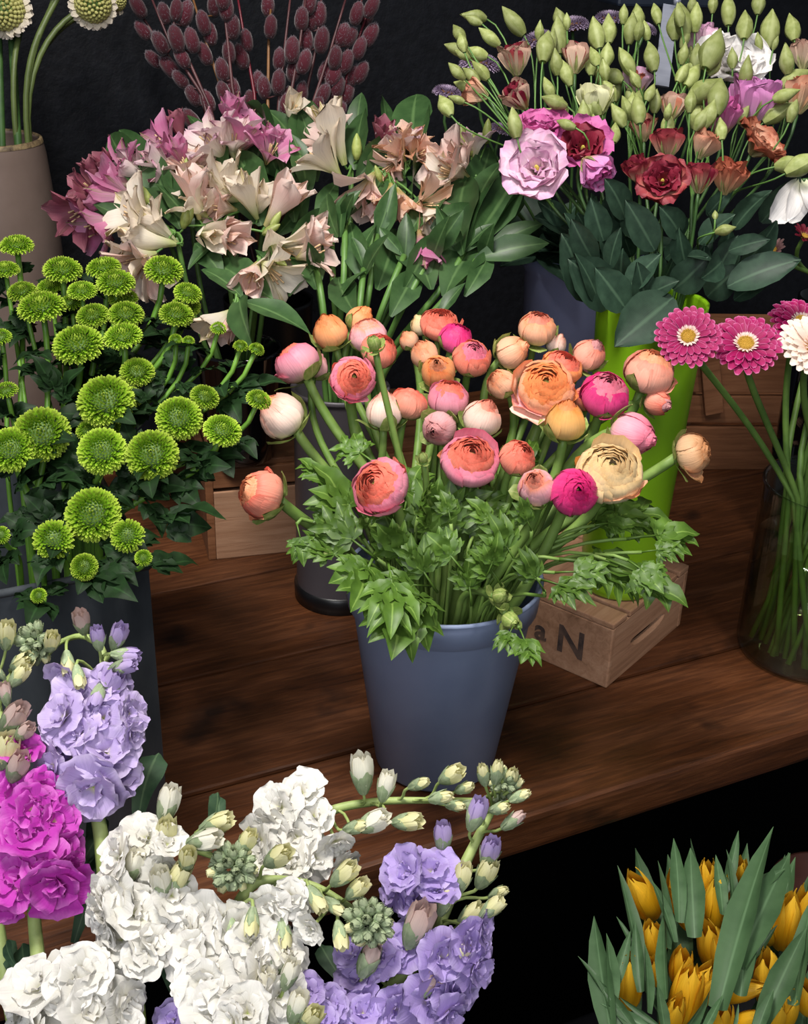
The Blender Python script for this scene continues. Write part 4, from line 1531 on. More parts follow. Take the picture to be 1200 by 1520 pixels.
UMB = [
    # pot, node (u, v), label, flowers (base u, v, tip u, v, colour, kind), buds (u, v, length px, tip angle)
    ('als2', 172, 290, 'dusky rose alstroemeria in shade at the far left beside the taupe vase', [(150, 292, 98, 292, 'dusk', 'open'), (150, 272, 128, 236, 'dusk', 'closed'), (142, 300, 92, 330, 'dusk', 'open'), (168, 262, 148, 232, 'dusk', 'closed')], []),
    ('als2', 222, 280, 'bright pink striped alstroemeria at the left', [(205, 276, 132, 256, 'pink', 'open'), (205, 296, 128, 292, 'pink', 'closed'), (180, 322, 112, 352, 'pink', 'open'), (220, 262, 170, 246, 'whitepink', 'closed')], []),
    ('als2', 262, 352, 'cream alstroemeria with striped petals at lower left over the green buttons', [(232, 338, 168, 300, 'cream', 'open'), (245, 352, 168, 338, 'cream', 'open'), (262, 362, 182, 352, 'cream', 'closed'), (232, 375, 172, 402, 'cream', 'open'), (222, 372, 185, 418, 'blush', 'open')], [(226, 310, 38, -25), (272, 340, 34, 10)]),
    ('als2', 274, 245, 'rose pink alstroemeria with a dark red bud against the black wall', [(268, 232, 214, 198, 'pink', 'open'), (272, 215, 258, 166, 'dusk', 'closed'), (276, 250, 262, 208, 'pink', 'closed'), (262, 262, 218, 222, 'whitepink', 'closed'), (286, 268, 266, 224, 'blush', 'open')], [(236, 262, 36, -30)]),
    ('als2', 348, 238, 'white and lilac pink alstroemeria pointing up below the pussy willow', [(348, 236, 330, 168, 'whitepink', 'open'), (352, 232, 382, 168, 'pink', 'open'), (338, 238, 290, 186, 'whitepink', 'open'), (345, 205, 345, 146, 'pink', 'closed'), (345, 232, 352, 182, 'whitepink', 'open')], []),
    ('als2', 402, 238, 'small pink alstroemeria behind the long leaves in the middle', [(400, 240, 404, 190, 'pink', 'closed'), (395, 244, 412, 204, 'pink', 'open')], []),
    ('als2', 330, 335, 'big double cream alstroemeria in the middle of the left bunch', [(358, 298, 284, 274, 'cream', 'open'), (352, 312, 300, 304, 'blush', 'open'), (382, 325, 358, 262, 'cream', 'closed'), (308, 322, 262, 282, 'cream', 'open'), (330, 282, 342, 252, 'cream', 'open'), (296, 326, 282, 252, 'blush', 'closed')], [(277, 268, 34, 0), (276, 335, 30, 20)]),
    ('als2', 398, 352, 'blush alstroemeria with a white drooping flower in the middle', [(394, 336, 444, 272, 'blush', 'closed'), (402, 360, 448, 392, 'cream', 'open'), (425, 362, 488, 340, 'blush', 'closed'), (440, 384, 492, 362, 'blush', 'open'), (318, 348, 358, 358, 'blush', 'closed'), (296, 346, 322, 352, 'cream', 'closed')], [(402, 340, 30, 30), (405, 382, 24, 120), (390, 348, 30, 60)]),
    ('als2', 385, 396, 'pale alstroemeria hanging under the blush one', [(388, 388, 426, 428, 'cream', 'open'), (382, 390, 370, 424, 'blush', 'closed')], []),
    ('als2', 350, 445, 'drooping blush alstroemeria among the small green buttons', [(348, 452, 332, 500, 'blush', 'closed'), (345, 460, 302, 494, 'cream', 'closed')], []),
    ('als', 522, 248, 'pair of upright cream peach alstroemeria flowers left of centre', [(506, 262, 452, 208, 'cream', 'open'), (512, 245, 482, 158, 'cream', 'closed'), (500, 228, 470, 182, 'blush', 'open')], [(530, 238, 40, 0)]),
    ('als', 600, 262, 'ruffled peach alstroemeria cluster at the top right of the bunch', [(602, 240, 572, 196, 'peach', 'open'), (610, 236, 622, 192, 'peach', 'open'), (590, 240, 562, 262, 'blush', 'open'), (560, 224, 572, 182, 'dusk', 'closed'), (612, 236, 640, 222, 'peach', 'open'), (596, 232, 598, 184, 'whitepink', 'open')], []),
    ('als', 572, 272, 'hanging peach trumpet alstroemeria beneath the ruffled cluster', [(556, 256, 532, 310, 'blush', 'open'), (552, 262, 556, 312, 'blush', 'closed'), (580, 272, 588, 322, 'peach', 'open'), (590, 280, 614, 326, 'peach', 'closed'), (616, 304, 658, 310, 'peach', 'open'), (628, 306, 646, 336, 'cream', 'closed')], [(566, 270, 26, -20)]),
    ('als', 622, 338, 'closed pink alstroemeria flower hanging down alone', [(622, 342, 636, 400, 'pink', 'closed')], []),
    ('als', 700, 268, 'beige pink alstroemeria with green buds at the right end', [(696, 264, 640, 236, 'blush', 'open'), (690, 262, 664, 222, 'blush', 'closed'), (676, 262, 646, 256, 'cream', 'open'), (704, 238, 704, 186, 'whitepink', 'open')], [(690, 224, 40, -8), (700, 232, 36, 8), (722, 214, 38, 5)]),
    ('als', 432, 172, 'cream green-tipped alstroemeria bud at the foot of the pussy willow', [(428, 178, 440, 146, 'cream', 'closed')], []),
]


def als_depth(u, v):
    return 1.53 + (400 - v) * .0008 - (.02 if u > 500 else 0)


ALS_THINGS = []
for k, (pot, nu_, nv_, lab, fl, buds) in enumerate(UMB):
    R = random.Random(500 + k)
    dep = als_depth(nu_, nv_) + .02
    Nn = at(nu_, nv_, dep)
    E, Q = POTS[pot].ends(Nn, R, .8)
    t = thing('alstroemeria', lab, 'flower', Q, 'alstroemeria stems')
    ALS_THINGS.append((nu_, nv_, t))
    up = (Nn - E).normalized()
    pts = stem_curve(Nn, (up + Vector((0, 0, .3))).normalized(), E, Q, 12, .4)
    g = G()
    g.tube(pts, .0035, 7)
    put('stem', g.build('alstroemeria_stem'), t, None, ST_ALS)
    more = []
    for (bu, bv, tu, tv, c, kind) in fl:       # every umbel carries further, smaller flowers behind
        if len(fl) > 2 and R.random() < (.75 if pot == 'als2' else .25):
            ca, sa = math.cos(R.choice((-.5, .5, .8))), R.choice((-.45, .5))
            ex_, ey_ = (tu - bu) * .85, (tv - bv) * .85
            more.append((bu + R.uniform(-6, 6), bv + R.uniform(-6, 6), bu + ex_ * ca - ey_ * sa, bv + ex_ * sa + ey_ * ca, c, kind))
    for k2, (bu, bv, tu, tv, c, kind) in enumerate(fl + more):
        d0 = als_depth(bu, bv) + (.018 if k2 >= len(fl) else 0)
        p, q = at(bu, bv, d0 + .008), at(tu, tv, d0 - R.uniform(.005, .035))
        ax = (q - p).normalized()
        L = (q - p).length
        g = G()
        g.tube([bez([Nn, Nn + up * .02, p - ax * .02, p], i / 6) for i in range(7)] + [p + ax * .004], .0016, 6)
        put('flower_stalk', g.build('flower_stalk'), t, None, ST_ALS)
        W = frame(p, ax, (L * 1.16, L * 1.16, L * 1.12), R.random() * 6)
        st = put('stamens', ALS_STAMEN, t, W, STAM)
        st.name = 'bloom'
        WM[st.name] = W
        for i, me in enumerate(ALS[kind]):
            put('petal', me, st, W @ Rz(i * PI / 3 + R.uniform(-.1, .1)) @ Matrix.Rotation(R.uniform(-.12, .12), 4, 'X'), MATS['als_' + c + ('_in' if i % 2 else '')])
    for (bu, bv, L, ang) in buds:
        d0 = als_depth(bu, bv)
        a = math.radians(ang)
        p, q = at(bu, bv, d0), at(bu + L * math.sin(a), bv - L * math.cos(a), d0 - .01)
        g = G()
        g.tube([lerp(Nn, p, i / 4) for i in range(5)], .0014, 5)
        put('flower_stalk', g.build('bud_stalk'), t, None, ST_ALS)
        put('bud', GREEN_BUD, t, frame(p, q - p, (q - p).length), BUDG)
AL = [(215, 272, 162, 200), (228, 268, 178, 192), (232, 292, 160, 236), (255, 310, 222, 224), (268, 340, 216, 245), (288, 338, 232, 272), (300, 350, 250, 236),
      (170, 326, 118, 322), (228, 342, 138, 302), (350, 268, 296, 188), (332, 275, 305, 182), (392, 305, 336, 236), (402, 300, 348, 226), (388, 335, 350, 236),
      (428, 282, 372, 150), (415, 262, 386, 156), (452, 245, 400, 162), (448, 258, 464, 148), (470, 270, 448, 166), (456, 296, 436, 200), (438, 330, 428, 232),
      (530, 210, 536, 138), (528, 252, 541, 158), (572, 196, 568, 140), (612, 222, 618, 138), (622, 222, 636, 154), (530, 265, 590, 190), (542, 272, 572, 214),
      (612, 300, 632, 226), (498, 248, 500, 172), (502, 352, 484, 288), (506, 352, 514, 284), (640, 340, 708, 304), (602, 356, 668, 272), (690, 372, 772, 252),
      (698, 362, 742, 238), (722, 372, 806, 330), (712, 372, 784, 278), (688, 378, 692, 258), (705, 384, 812, 360), (362, 448, 458, 492), (356, 442, 372, 508),
      (300, 400, 360, 440), (320, 390, 400, 440), (420, 420, 380, 370), (430, 440, 480, 380), (540, 420, 520, 330), (560, 430, 590, 340), (600, 430, 640, 350),
      (640, 430, 600, 350), (660, 440, 720, 350), (470, 430, 440, 350), (500, 450, 545, 400), (530, 470, 500, 410), (580, 470, 620, 400), (640, 300, 612, 250),
      (410, 350, 462, 286), (420, 376, 480, 310), (395, 330, 412, 280), (200, 340, 150, 350), (250, 300, 262, 225), (300, 300, 330, 250), (655, 300, 690, 200),
      (680, 330, 730, 220), (740, 340, 760, 260), (670, 350, 640, 270), (690, 440, 730, 372), (650, 470, 690, 420), (360, 250, 340, 190), (480, 250, 520, 180),
      (560, 330, 600, 260), (520, 320, 560, 280), (545, 300, 575, 250), (620, 280, 660, 220), (380, 260, 430, 190), (310, 220, 280, 170), (330, 410, 290, 360),
      (350, 400, 330, 340), (280, 400, 320, 360), (420, 310, 400, 250), (470, 330, 500, 270), (480, 400, 450, 330), (530, 390, 560, 330), (640, 400, 680, 330)]
R = random.Random(21)
for k, (bu, bv, tu, tv) in enumerate(AL):
    d0 = als_depth(bu, bv) + (.01 if k < 42 else .035) + R.uniform(-.01, .02)
    p, q = at(bu, bv, d0), at(tu, tv, als_depth(tu, tv) + R.uniform(-.04, .02) + (0 if k < 42 else .03))
    near = min(ALS_THINGS, key=lambda x: (x[0] - bu) ** 2 + (x[1] - bv) ** 2)
    nrm = -CF * R.uniform(.3, 1) + Vector((0, 0, 1)) * R.uniform(.2, .8) + CR * R.uniform(-.8, .8)
    put('leaf', ALS_LEAF[k % 3], near[2], along(p, q, nrm, R.uniform(1.0, 1.7), R.uniform(-.5, .5)) @ Matrix.Scale(1.05, 4), LF_ALS)
# flowerless shoots of the same bunch, seen as stems below the flowers
SHOOT = ['standing straight below the upright cream peach pair', 'close right of the straight one below the cream peach pair', 'rising behind the small orange ranunculus',
         'behind the tiny peach ranunculus, under the hanging trumpets', 'just left of the closed pink hanging flower', 'forking left beside the black gap, the steeper stem',
         'forking right over the black gap, the more slanting stem', 'in shade under the blush white trumpet', 'lowest, left behind the plump orange ranunculus']
for k, (u, v, pu, pv) in enumerate([(492, 330, 492, 450), (512, 330, 515, 455), (540, 400, 530, 500), (600, 380, 560, 470), (640, 380, 590, 470), (690, 372, 655, 450), (716, 374, 665, 455), (560, 350, 545, 470), (470, 400, 488, 480)]):
    R = random.Random(800 + k)
    N_ = at(u, v, als_depth(u, v) + .02)
    E, Q = POTS['als'].ends(N_, R, .8)
    t = thing('alstroemeria_shoot', 'flowerless green alstroemeria shoot ' + SHOOT[k], 'stem', Q, 'flowerless alstroemeria shoots')
    g = G()
    g.tube([bez([N_, at(pu, pv, als_depth(pu, pv) + .02), E + Vector((0, 0, .05)), E], i / 12) for i in range(13)] + [Q], .0042, 8)
    put('stem', g.build('shoot_stem'), t, None, ST_ALS)
    for i in range(2):
        a = R.uniform(0, 6.28)
        q = N_ + Vector((math.cos(a) * .04, math.sin(a) * .03, R.uniform(.02, .07)))
        put('leaf', ALS_LEAF[i % 3], t, along(N_ - Vector((0, 0, .01 * i)), q, -CF + Vector((0, 0, .5)), 1.3, R.uniform(-.5, .5)), LF_ALS)
# ------------------------------------------------------------------ lisianthus in the lime vase
for nm, c, e in (('palepink', ('#d4cc90', '#eccbd6', '#ecc8da', '#dba4c8'), None), ('pink', ('#c8b080', '#dd8ab8', '#d878b0', '#cf64a6'), None),
                 ('magenta', ('#8a3a40', '#c2588e', '#c4609c', '#cf6cae'), None), ('beige', ('#c8c48c', '#e2c8b0', '#d8b6a0', '#b58a7c'), None),
                 ('maroon', ('#c8b890', '#d09a84', '#a8484c', '#7c2030'), None), ('wine', ('#b09060', '#8a2438', '#7a1c30', '#8e2c40'), None),
                 ('greencream', ('#b4bd72', '#dfe0ac', '#e6e6bc', '#e2dfb4'), None), ('white', ('#dfe2c0', '#f6f2ee', '#faf6f4', '#f8f4f2'), None),
                 ('peachl', ('#c8c08c', '#e4c0a0', '#d8a68a', '#c0785e'), None), ('rust', ('#c0a878', '#d49a78', '#c0745a', '#a0503c'), None),
                 ('orchid', ('#d0b090', '#e2a4d2', '#df98cc', '#d688c4'), None)):
    petal_mat('lis_' + nm, [(.08, c[0]), (.38, c[1]), (.72, c[2]), (.98, c[3])], rough=.5, trans=.25, vein=.10, vary=.10, amp=.2)
LISH = plain_mat('lisianthus_heart', '#b8a83c', '#d0c060', rough=.6, scale=30)
LT = [
    (796, 246, 96, 'open', 'palepink', 'palepink', (-.25, .15, 1), 'pale pink ruffled lisianthus fully open at the lower left'),
    (802, 186, 78, 'open', 'pink', 'pink', (-.1, .7, .6), 'rose pink lisianthus above the pale ruffled one'),
    (866, 216, 82, 'open', 'magenta', 'wine', (-.1, .3, .9), 'magenta lisianthus with wine red throat beside the pale ruffled one'),
    (882, 252, 62, 'cup', 'orchid', 'pink', (.4, -.6, .4), 'orchid pink lisianthus petals drooping under the magenta one'),
    (765, 86, 58, 'cup', 'beige', 'maroon', (-.15, .9, .3), 'beige cup lisianthus nearest the upper left buds'),
    (857, 86, 52, 'cup', 'beige', 'maroon', (.1, .9, .2), 'smooth beige lisianthus with dark rim, right of the beige cup'),
    (768, 142, 54, 'cup', 'beige', 'wine', (-.55, .6, .4), 'dark wine and beige lisianthus below the beige cup'),
    (706, 138, 46, 'cup', 'peachl', 'peachl', (-.85, .25, .1), 'tan lisianthus lying sideways at the far left of the bunch'),
    (884, 150, 66, 'cup', 'greencream', 'greencream', (.0, .9, .3), 'greenish cream lisianthus cup in the middle'),
    (1092, 90, 96, 'open', 'white', 'white', (.1, .45, .85), 'large white lisianthus at the upper right'),
    (1120, 150, 92, 'cup', 'orchid', 'orchid', (.2, .85, .4), 'orchid pink lisianthus under the large white one'),
    (1072, 172, 68, 'cup', 'pink', 'pink', (-.1, .8, .4), 'rose pink lisianthus shaded under the large white one'),
    (984, 266, 72, 'open', 'maroon', 'wine', (-.2, .2, .9), 'dark red lisianthus facing forward at the lowest row'),
    (945, 252, 48, 'cup', 'maroon', 'wine', (-.3, .8, .4), 'small maroon lisianthus left of the forward-facing dark red one'),
    (1040, 262, 56, 'cup', 'maroon', 'wine', (.05, .9, .3), 'maroon-lipped peach cup right of the forward-facing dark red one'),
    (1082, 262, 62, 'cup', 'rust', 'rust', (.1, .8, .4), 'rusty peach lisianthus at the right of the lowest row'),
    (992, 212, 58, 'cup', 'maroon', 'maroon', (.0, .9, .3), 'peach lisianthus cup with red lip in the second row'),
    (1047, 214, 52, 'cup', 'peachl', 'peachl', (.3, .75, .3), 'cream peach lisianthus cup right of the red-lipped one'),
    (1132, 212, 76, 'open', 'rust', 'peachl', (.5, .5, .6), 'rust orange lisianthus opening to the right'),
    (955, 190, 46, 'cup', 'peachl', 'maroon', (-.1, .9, .2), 'peach lisianthus cup behind the green buds in the second row'),
    (1000, 158, 50, 'cup', 'beige', 'rust', (.2, .9, .2), 'beige pointed lisianthus half-open in the centre of the buds'),
    (945, 122, 52, 'cup', 'palepink', 'rust', (.1, .8, .3), 'pale pink lisianthus tucked behind the central green buds'),
    (1192, 140, 66, 'cup', 'peachl', 'rust', (.2, .9, .2), 'peach lisianthus cut by the right edge of the picture'),
    (1196, 80, 52, 'cup', 'beige', 'beige', (.1, .9, .2), 'beige lisianthus sliver at the right edge above the peach one'),
    (1040, 60, 60, 'cup', 'palepink', 'palepink', (-.1, .9, .1), 'shaded lilac lisianthus behind the large white one'),
]


def lis_depth(u, v):
    return 1.365 + (290 - v) * .0007 + (.03 if u > 1080 else 0)


LIS_THINGS = []
for k, (u, v, d, kind, c, ci, fc, lab) in enumerate(LT):
    R = random.Random(1200 + k)
    dep = lis_depth(u, v) + (.04 if 'behind' in lab or 'shaded' in lab else 0)
    C = at(u, v, dep)
    ax = facing(fc)
    rad = d / 2 * dep / F_PX * (1.4 if kind == 'open' else 1.75)
    base = C - ax * rad * (.45 if kind == 'open' else .5)
    E, Q = POTS['lis'].ends(C, R, .8)
    t = thing('lisianthus', lab, 'flower', Q, 'lisianthus in the lime green vase')
    pts = stem_curve(base, (ax * .5 + Vector((0, 0, .7))).normalized(), E, Q, 12, .35)
    LIS_THINGS.append((u, v, t, pts))
    g = G()
    g.tube(pts, .0021, 6)
    put('stem', g.build('lisianthus_stem'), t, None, ST_DARK)
    core, outer = LIS[kind][k % 2]
    W = frame(base, ax, rad, R.random() * 6)
    b = tag(put('bloom', core, t, W, [MATS['lis_' + ci], LISH]), kind='stuff')
    for me in outer:
        put('petal', me, b, W, MATS['lis_' + c])
    for i in range(5):
        p = base
        q = base + (ax * .7 + (W.to_3x3() @ Vector((math.cos(i * 1.2566), math.sin(i * 1.2566), 0))).normalized() * .5) * rad * .8
        put('sepal', ALS_LEAF[0], b, along(p, q, -ax, .5), BUD_LIS)

LB = [
    # u, v of the bud's base, length px, angle from upright
    (722, 28, 38, -80), (716, 36, 28, -65), (778, 52, 52, -38), (690, 62, 30, -35), (690, 78, 30, -15), (692, 78, 34, -70), (698, 88, 26, -60), (724, 84, 40, -75),
    (742, 68, 40, -50), (690, 118, 34, -45), (712, 122, 32, -50), (725, 118, 36, -40), (706, 134, 34, -70), (690, 152, 26, -70), (832, 80, 56, -5), (842, 45, 26, 0),
    (834, 40, 30, -15), (806, 92, 46, 10), (816, 82, 40, 10), (828, 112, 40, -5), (890, 72, 48, -12), (904, 64, 44, 0), (925, 36, 30, 5), (934, 66, 48, 8),
    (948, 42, 36, -5), (946, 60, 34, 10), (978, 36, 32, -12), (962, 60, 30, -10), (972, 106, 44, -12), (940, 112, 46, -25), (925, 120, 36, -60), (900, 98, 36, 5),
    (888, 98, 30, -20), (950, 130, 30, -30), (912, 152, 38, -25), (938, 178, 38, -20), (950, 184, 44, -5), (928, 188, 40, -30), (972, 168, 36, 5), (878, 112, 34, 0),
    (1002, 60, 46, 0), (1018, 55, 52, -8), (1032, 48, 44, 5), (1012, 72, 34, 20), (1028, 22, 28, 0), (1082, 38, 46, 0), (1125, 22, 36, 5), (1105, 58, 42, 3),
    (1140, 72, 58, 8), (1128, 76, 28, -5), (1148, 74, 22, 20), (1048, 102, 62, 20), (1036, 104, 40, 0), (1088, 102, 32, -2), (1105, 130, 48, 8), (1018, 128, 38, 35),
    (1052, 112, 30, 40), (1022, 150, 58, 55), (1062, 172, 56, 10), (1046, 190, 44, 20), (1024, 168, 36, 5), (1032, 194, 40, 30), (1158, 130, 52, 60), (1148, 148, 42, 70),
    (1134, 182, 52, 55), (1172, 182, 36, 18), (1096, 184, 32, 30), (1072, 208, 34, -5), (768, 205, 46, -10), (842, 158, 40, -70), (838, 174, 30, -65), (912, 212, 30, 5),
    (1012, 96, 34, 10), (990, 178, 26, 10), (1006, 122, 32, 30), (855, 190, 30, -70), (1170, 110, 46, -5), (1012, 40, 36, -10), (1150, 248, 50, 80), (1166, 258, 60, 60),
    (670, 172, 34, -30), (1062, 345, 32, 75), (1062, 326, 14, 0), (800, 60, 30, 5), (960, 150, 28, 25), (900, 120, 34, -8), (1180, 60, 40, -10), (1058, 20, 30, 3)]
R = random.Random(64)
for k in range(26):       # more buds deep in the bunch
    LB.append((R.uniform(820, 1070), R.uniform(85, 215), R.uniform(30, 46), R.uniform(-25, 25)))
for k, (u, v, L, ang) in enumerate(LB):
    R = random.Random(1500 + k)
    dep = lis_depth(u, v) - R.uniform(-.02, .04) + (.05 if k >= len(LB) - 26 else 0)
    if v > 320:
        dep = 1.34
    a = math.radians(ang)
    L *= .86
    p, q = at(u, v, dep), at(u + L * math.sin(a), v - L * math.cos(a), dep - R.uniform(-.01, .012))
    near = min(LIS_THINGS, key=lambda x: (x[0] - u) ** 2 + (x[1] - v - 25) ** 2)
    pts = near[3]
    J = pts[4] if v < 320 else pts[8]
    ax = (q - p).normalized()
    g = G()
    g.tube([bez([J, J + (pts[3] - pts[5]).normalized() * .03, p - ax * .035, p], i / 8) for i in range(9)] + [p + ax * .003], .0011, 5)
    put('flower_stalk', g.build('bud_stalk'), near[2], None, ST_ALS)
    Lw = (q - p).length * 1.1
    put('bud', LIS_BUD[k % 3], near[2], frame(p, ax, (Lw * R.uniform(.95, 1.15), Lw * 1.05, Lw * 1.06), R.random() * 6), [BUD_LIS, SEPAL_G if k % 4 == 0 else SEPAL])
LLF = [(972, 372, 930, 300, 1.36), (1010, 350, 975, 308, 1.37), (883, 390, 850, 325, 1.38), (896, 358, 878, 296, 1.40), (928, 324, 893, 268, 1.39), (1082, 372, 1143, 358, 1.36),
       (1057, 384, 1022, 382, 1.35), (1072, 388, 1036, 414, 1.35), (1080, 425, 1186, 392, 1.36), (1000, 442, 916, 512, 1.34), (868, 446, 826, 352, 1.40), (890, 450, 850, 380, 1.38),
       (930, 460, 885, 400, 1.36), (905, 455, 838, 390, 1.39), (960, 455, 945, 390, 1.37), (1090, 445, 1150, 410, 1.38), (1050, 440, 1100, 395, 1.39), (1060, 360, 1048, 318, 1.37),
       (1100, 400, 1150, 330, 1.42), (1090, 340, 1150, 290, 1.43), (1050, 320, 1090, 280, 1.43), (840, 330, 800, 300, 1.45), (850, 350, 790, 330, 1.46), (1130, 330, 1185, 262, 1.45),
       (930, 430, 980, 380, 1.37), (1000, 430, 1050, 380, 1.37), (905, 400, 925, 340, 1.38), (1020, 400, 1010, 340, 1.38), (960, 440, 1010, 420, 1.36), (880, 380, 835, 320, 1.42)]
R = random.Random(31)
for k in range(26):
    bu, bv = R.uniform(870, 1090), R.uniform(330, 450)
    LLF.append((bu, bv, bu + (bu - 975) * R.uniform(.1, .5) + R.uniform(-30, 30), bv - R.uniform(20, 70), R.uniform(1.40, 1.46)))
for k, (bu, bv, tu, tv, dd) in enumerate(LLF):
    p, q = at(bu, bv, dd + .012), at(tu, tv, dd - .01)
    near = min(LIS_THINGS, key=lambda x: (x[0] - bu) ** 2 + .3 * (x[1] + 150 - bv) ** 2)
    put('leaf', LIS_LEAF[k % 3], near[2], along(p, q, -CF + Vector((0, 0, .4)) + CR * R.uniform(-.7, .7), R.uniform(.95, 1.3), R.uniform(-.4, .4)) @ Matrix.Scale(1.05, 4), LF_LIS)

# ------------------------------------------------------------------ mauve frilled flowers behind, in the lilac bucket
petal_mat('mauve_floret', [(.0, '#5a4a58'), (.4, '#93809a'), (.8, '#ab98b4'), (1, '#b9a9bd')], rough=.6, trans=.2, vein=.05, amp=.1)
petal_mat('mauve_leaf', [(0, '#3a4a3a'), (1, '#55655a')], rough=.6)
for k, (u, v, d, lab) in enumerate([(800, 62, 52, 'mauve frilled flower behind the beige cup lisianthus'), (850, 40, 50, 'mauve frilled flower behind the upright green buds'), (905, 30, 46, 'mauve frilled flower with brown heart topmost behind the buds'),
                                    (712, 98, 60, 'mauve frilled flower behind the leftmost lisianthus buds'), (664, 140, 44, 'mauve frilled flower hanging at the far left behind the tan lisianthus'),
                                    (744, 194, 36, 'small mauve frilled flower near the beige pink alstroemeria'), (960, 44, 32, 'small mauve frilled flower left of the grey strip'), (1130, 128, 40, 'mauve frilled flower hidden behind the large white lisianthus')]):
    R = random.Random(1900 + k)
    dep = 1.66
    C = at(u, v, dep)
    ax = face(-.2 + .1 * k % 1, .8, .4)
    rad = d / 2 * dep / F_PX * 1.1
    E, Q = POTS['blu'].ends(C, R, .8)
    t = thing('frilled_mauve_flower', lab, 'flower', Q, 'mauve flowers in the lilac blue bucket')
    g = G()
    g.tube(stem_curve(C - ax * rad * .2, ax, E, Q, 10, .4), .0022, 6)
    put('stem', g.build('mauve_stem'), t, None, ST_DARK)
    W = frame(C, ax, rad, R.random() * 6)
    tag(put('florets', MUM[k % 2], t, W, [MATS['mauve_floret'], ST_TAN]), kind='stuff')
    for i in range(5):
        a = R.uniform(0, 6.28)
        p = E + Vector((0, 0, .01))
        q = p + Vector((math.cos(a), math.sin(a), R.uniform(-.3, .8))) * R.uniform(.05, .10)
        put('leaf', LIS_LEAF[i % 3], t, along(p, q, Vector((0, -.5, 1)), .9), LF_LIS)
# ------------------------------------------------------------------ gerberas
petal_mat('ger_magenta', [(.0, '#74063a'), (.4, '#900a4c'), (.8, '#a01258'), (1, '#ac2468')], edge='#cc6c9e', rough=.5, trans=.2, vein=.1, vary=.08, amp=.1)
petal_mat('ger_pale', [(.0, '#f0c8a8'), (.4, '#f4dccb'), (1, '#f8e8dc')], rough=.5, trans=.25, vein=.08, vary=.06, amp=.1)
petal_mat('ger_dusk', [(.0, '#8a5a5a'), (.5, '#b08484'), (1, '#c09a98')], rough=.5, trans=.2, amp=.1)
petal_mat('ger_ring', [(.0, '#e8c8b8'), (1, '#f4e2dc')], rough=.6, amp=.05)
GERC = plain_mat('gerbera_eye', '#b8902c', '#d8b450', rough=.6, scale=60)
SEPD = plain_mat('gerbera_calyx', '#4c6a2c', '#648040', rough=.6, scale=20)
GT = [(1022, 498, 98, 'magenta', (-.15, .25, 1), 1.31, (1100, 592), 'magenta gerbera with pale eye, leftmost, overlapping the lime vase'),
      (1108, 508, 108, 'magenta', (-.1, .5, .9), 1.33, (1150, 640), 'magenta gerbera with golden eye in the middle of the row'),
      (1192, 476, 100, 'magenta', (.1, .6, .8), 1.39, (1162, 600), 'magenta gerbera partly hidden behind the pale peach one'),
      (1212, 512, 112, 'pale', (.15, .45, .9), 1.33, (1196, 640), 'pale peach gerbera cut by the right edge'),
      (1262, 470, 100, 'magenta', (.2, .6, .8), 1.42, (1215, 640), None), (1300, 520, 100, 'pale', (.3, .6, .8), 1.40, (1230, 640), None),
      (1250, 560, 100, 'pale', (.2, .5, .9), 1.40, (1215, 650), None), (1330, 450, 100, 'magenta', (.3, .6, .8), 1.46, (1240, 640), None),
      (1290, 430, 100, 'magenta', (.3, .7, .7), 1.56, (1170, 640), None), (1240, 420, 100, 'pale', (.1, .7, .7), 1.55, (1160, 650), None)]
pot = POTS['ger']
for k, (u, v, d, c, fc, dep, mid, lab) in enumerate(GT):
    R = random.Random(2100 + k)
    C = at(u, v, dep)
    ax = facing(fc)
    rad = d / 2 * dep / F_PX
    a = R.uniform(0, 6.28)
    vis = lab is not None
    if vis:
        Q = Vector((pot.x + [-.01, -.03, -.05, .02][k], pot.y + [-.062, -.05, -.04, -.06][k], .016))
    else:
        Q = Vector((pot.x + R.uniform(-.068, -.02), pot.y + R.uniform(-.045, .03), .016))
    M1 = at(mid[0], mid[1], 1.47)
    t = thing('gerbera', lab or 'gerbera whose green stem stands in the glass vase, flower outside the picture', 'flower', Q, 'gerberas in the glass vase' if vis else 'gerbera stems right of the picture')
    s = C - ax * rad * .2
    rim = Vector((lerp(M1.x, Q.x, .55), lerp(M1.y, Q.y, .55), pot.z1))
    dd = Vector((rim.x - pot.x, rim.y - pot.y, 0))
    if dd.length > .078:
        rim -= dd * (1 - .078 / dd.length)
    pts = [bez([s, s - ax * .05, M1, rim], i / 10) for i in range(11)] + [lerp(rim, Q, i / 4) for i in range(1, 5)]
    g = G()
    g.tube(pts, .0040, 8)
    put('stem', g.build('gerbera_stem'), t, None, ST_GER)
    if vis:
        W = frame(C - ax * rad * .12, ax, rad, R.random() * 6)
        b = tag(put('flower_disc', GER_DISC, t, W, [MATS['ger_ring'], GERC]), kind='stuff')
        for ring, (n, mi, off) in enumerate(((24, 0, 0), (22, 1, .13), (16, 2, .05))):
            for i in range(n):
                put('petal', GER_P[mi], b, W @ Rz(i * 2 * PI / n + off + R.uniform(-.04, .04)) @ Rx(R.uniform(-.06, .06)) @ Matrix.Scale(R.uniform(.94, 1.05), 4), MATS['ger_' + c])
        put('calyx', GER_CALYX, t, W, SEPD)
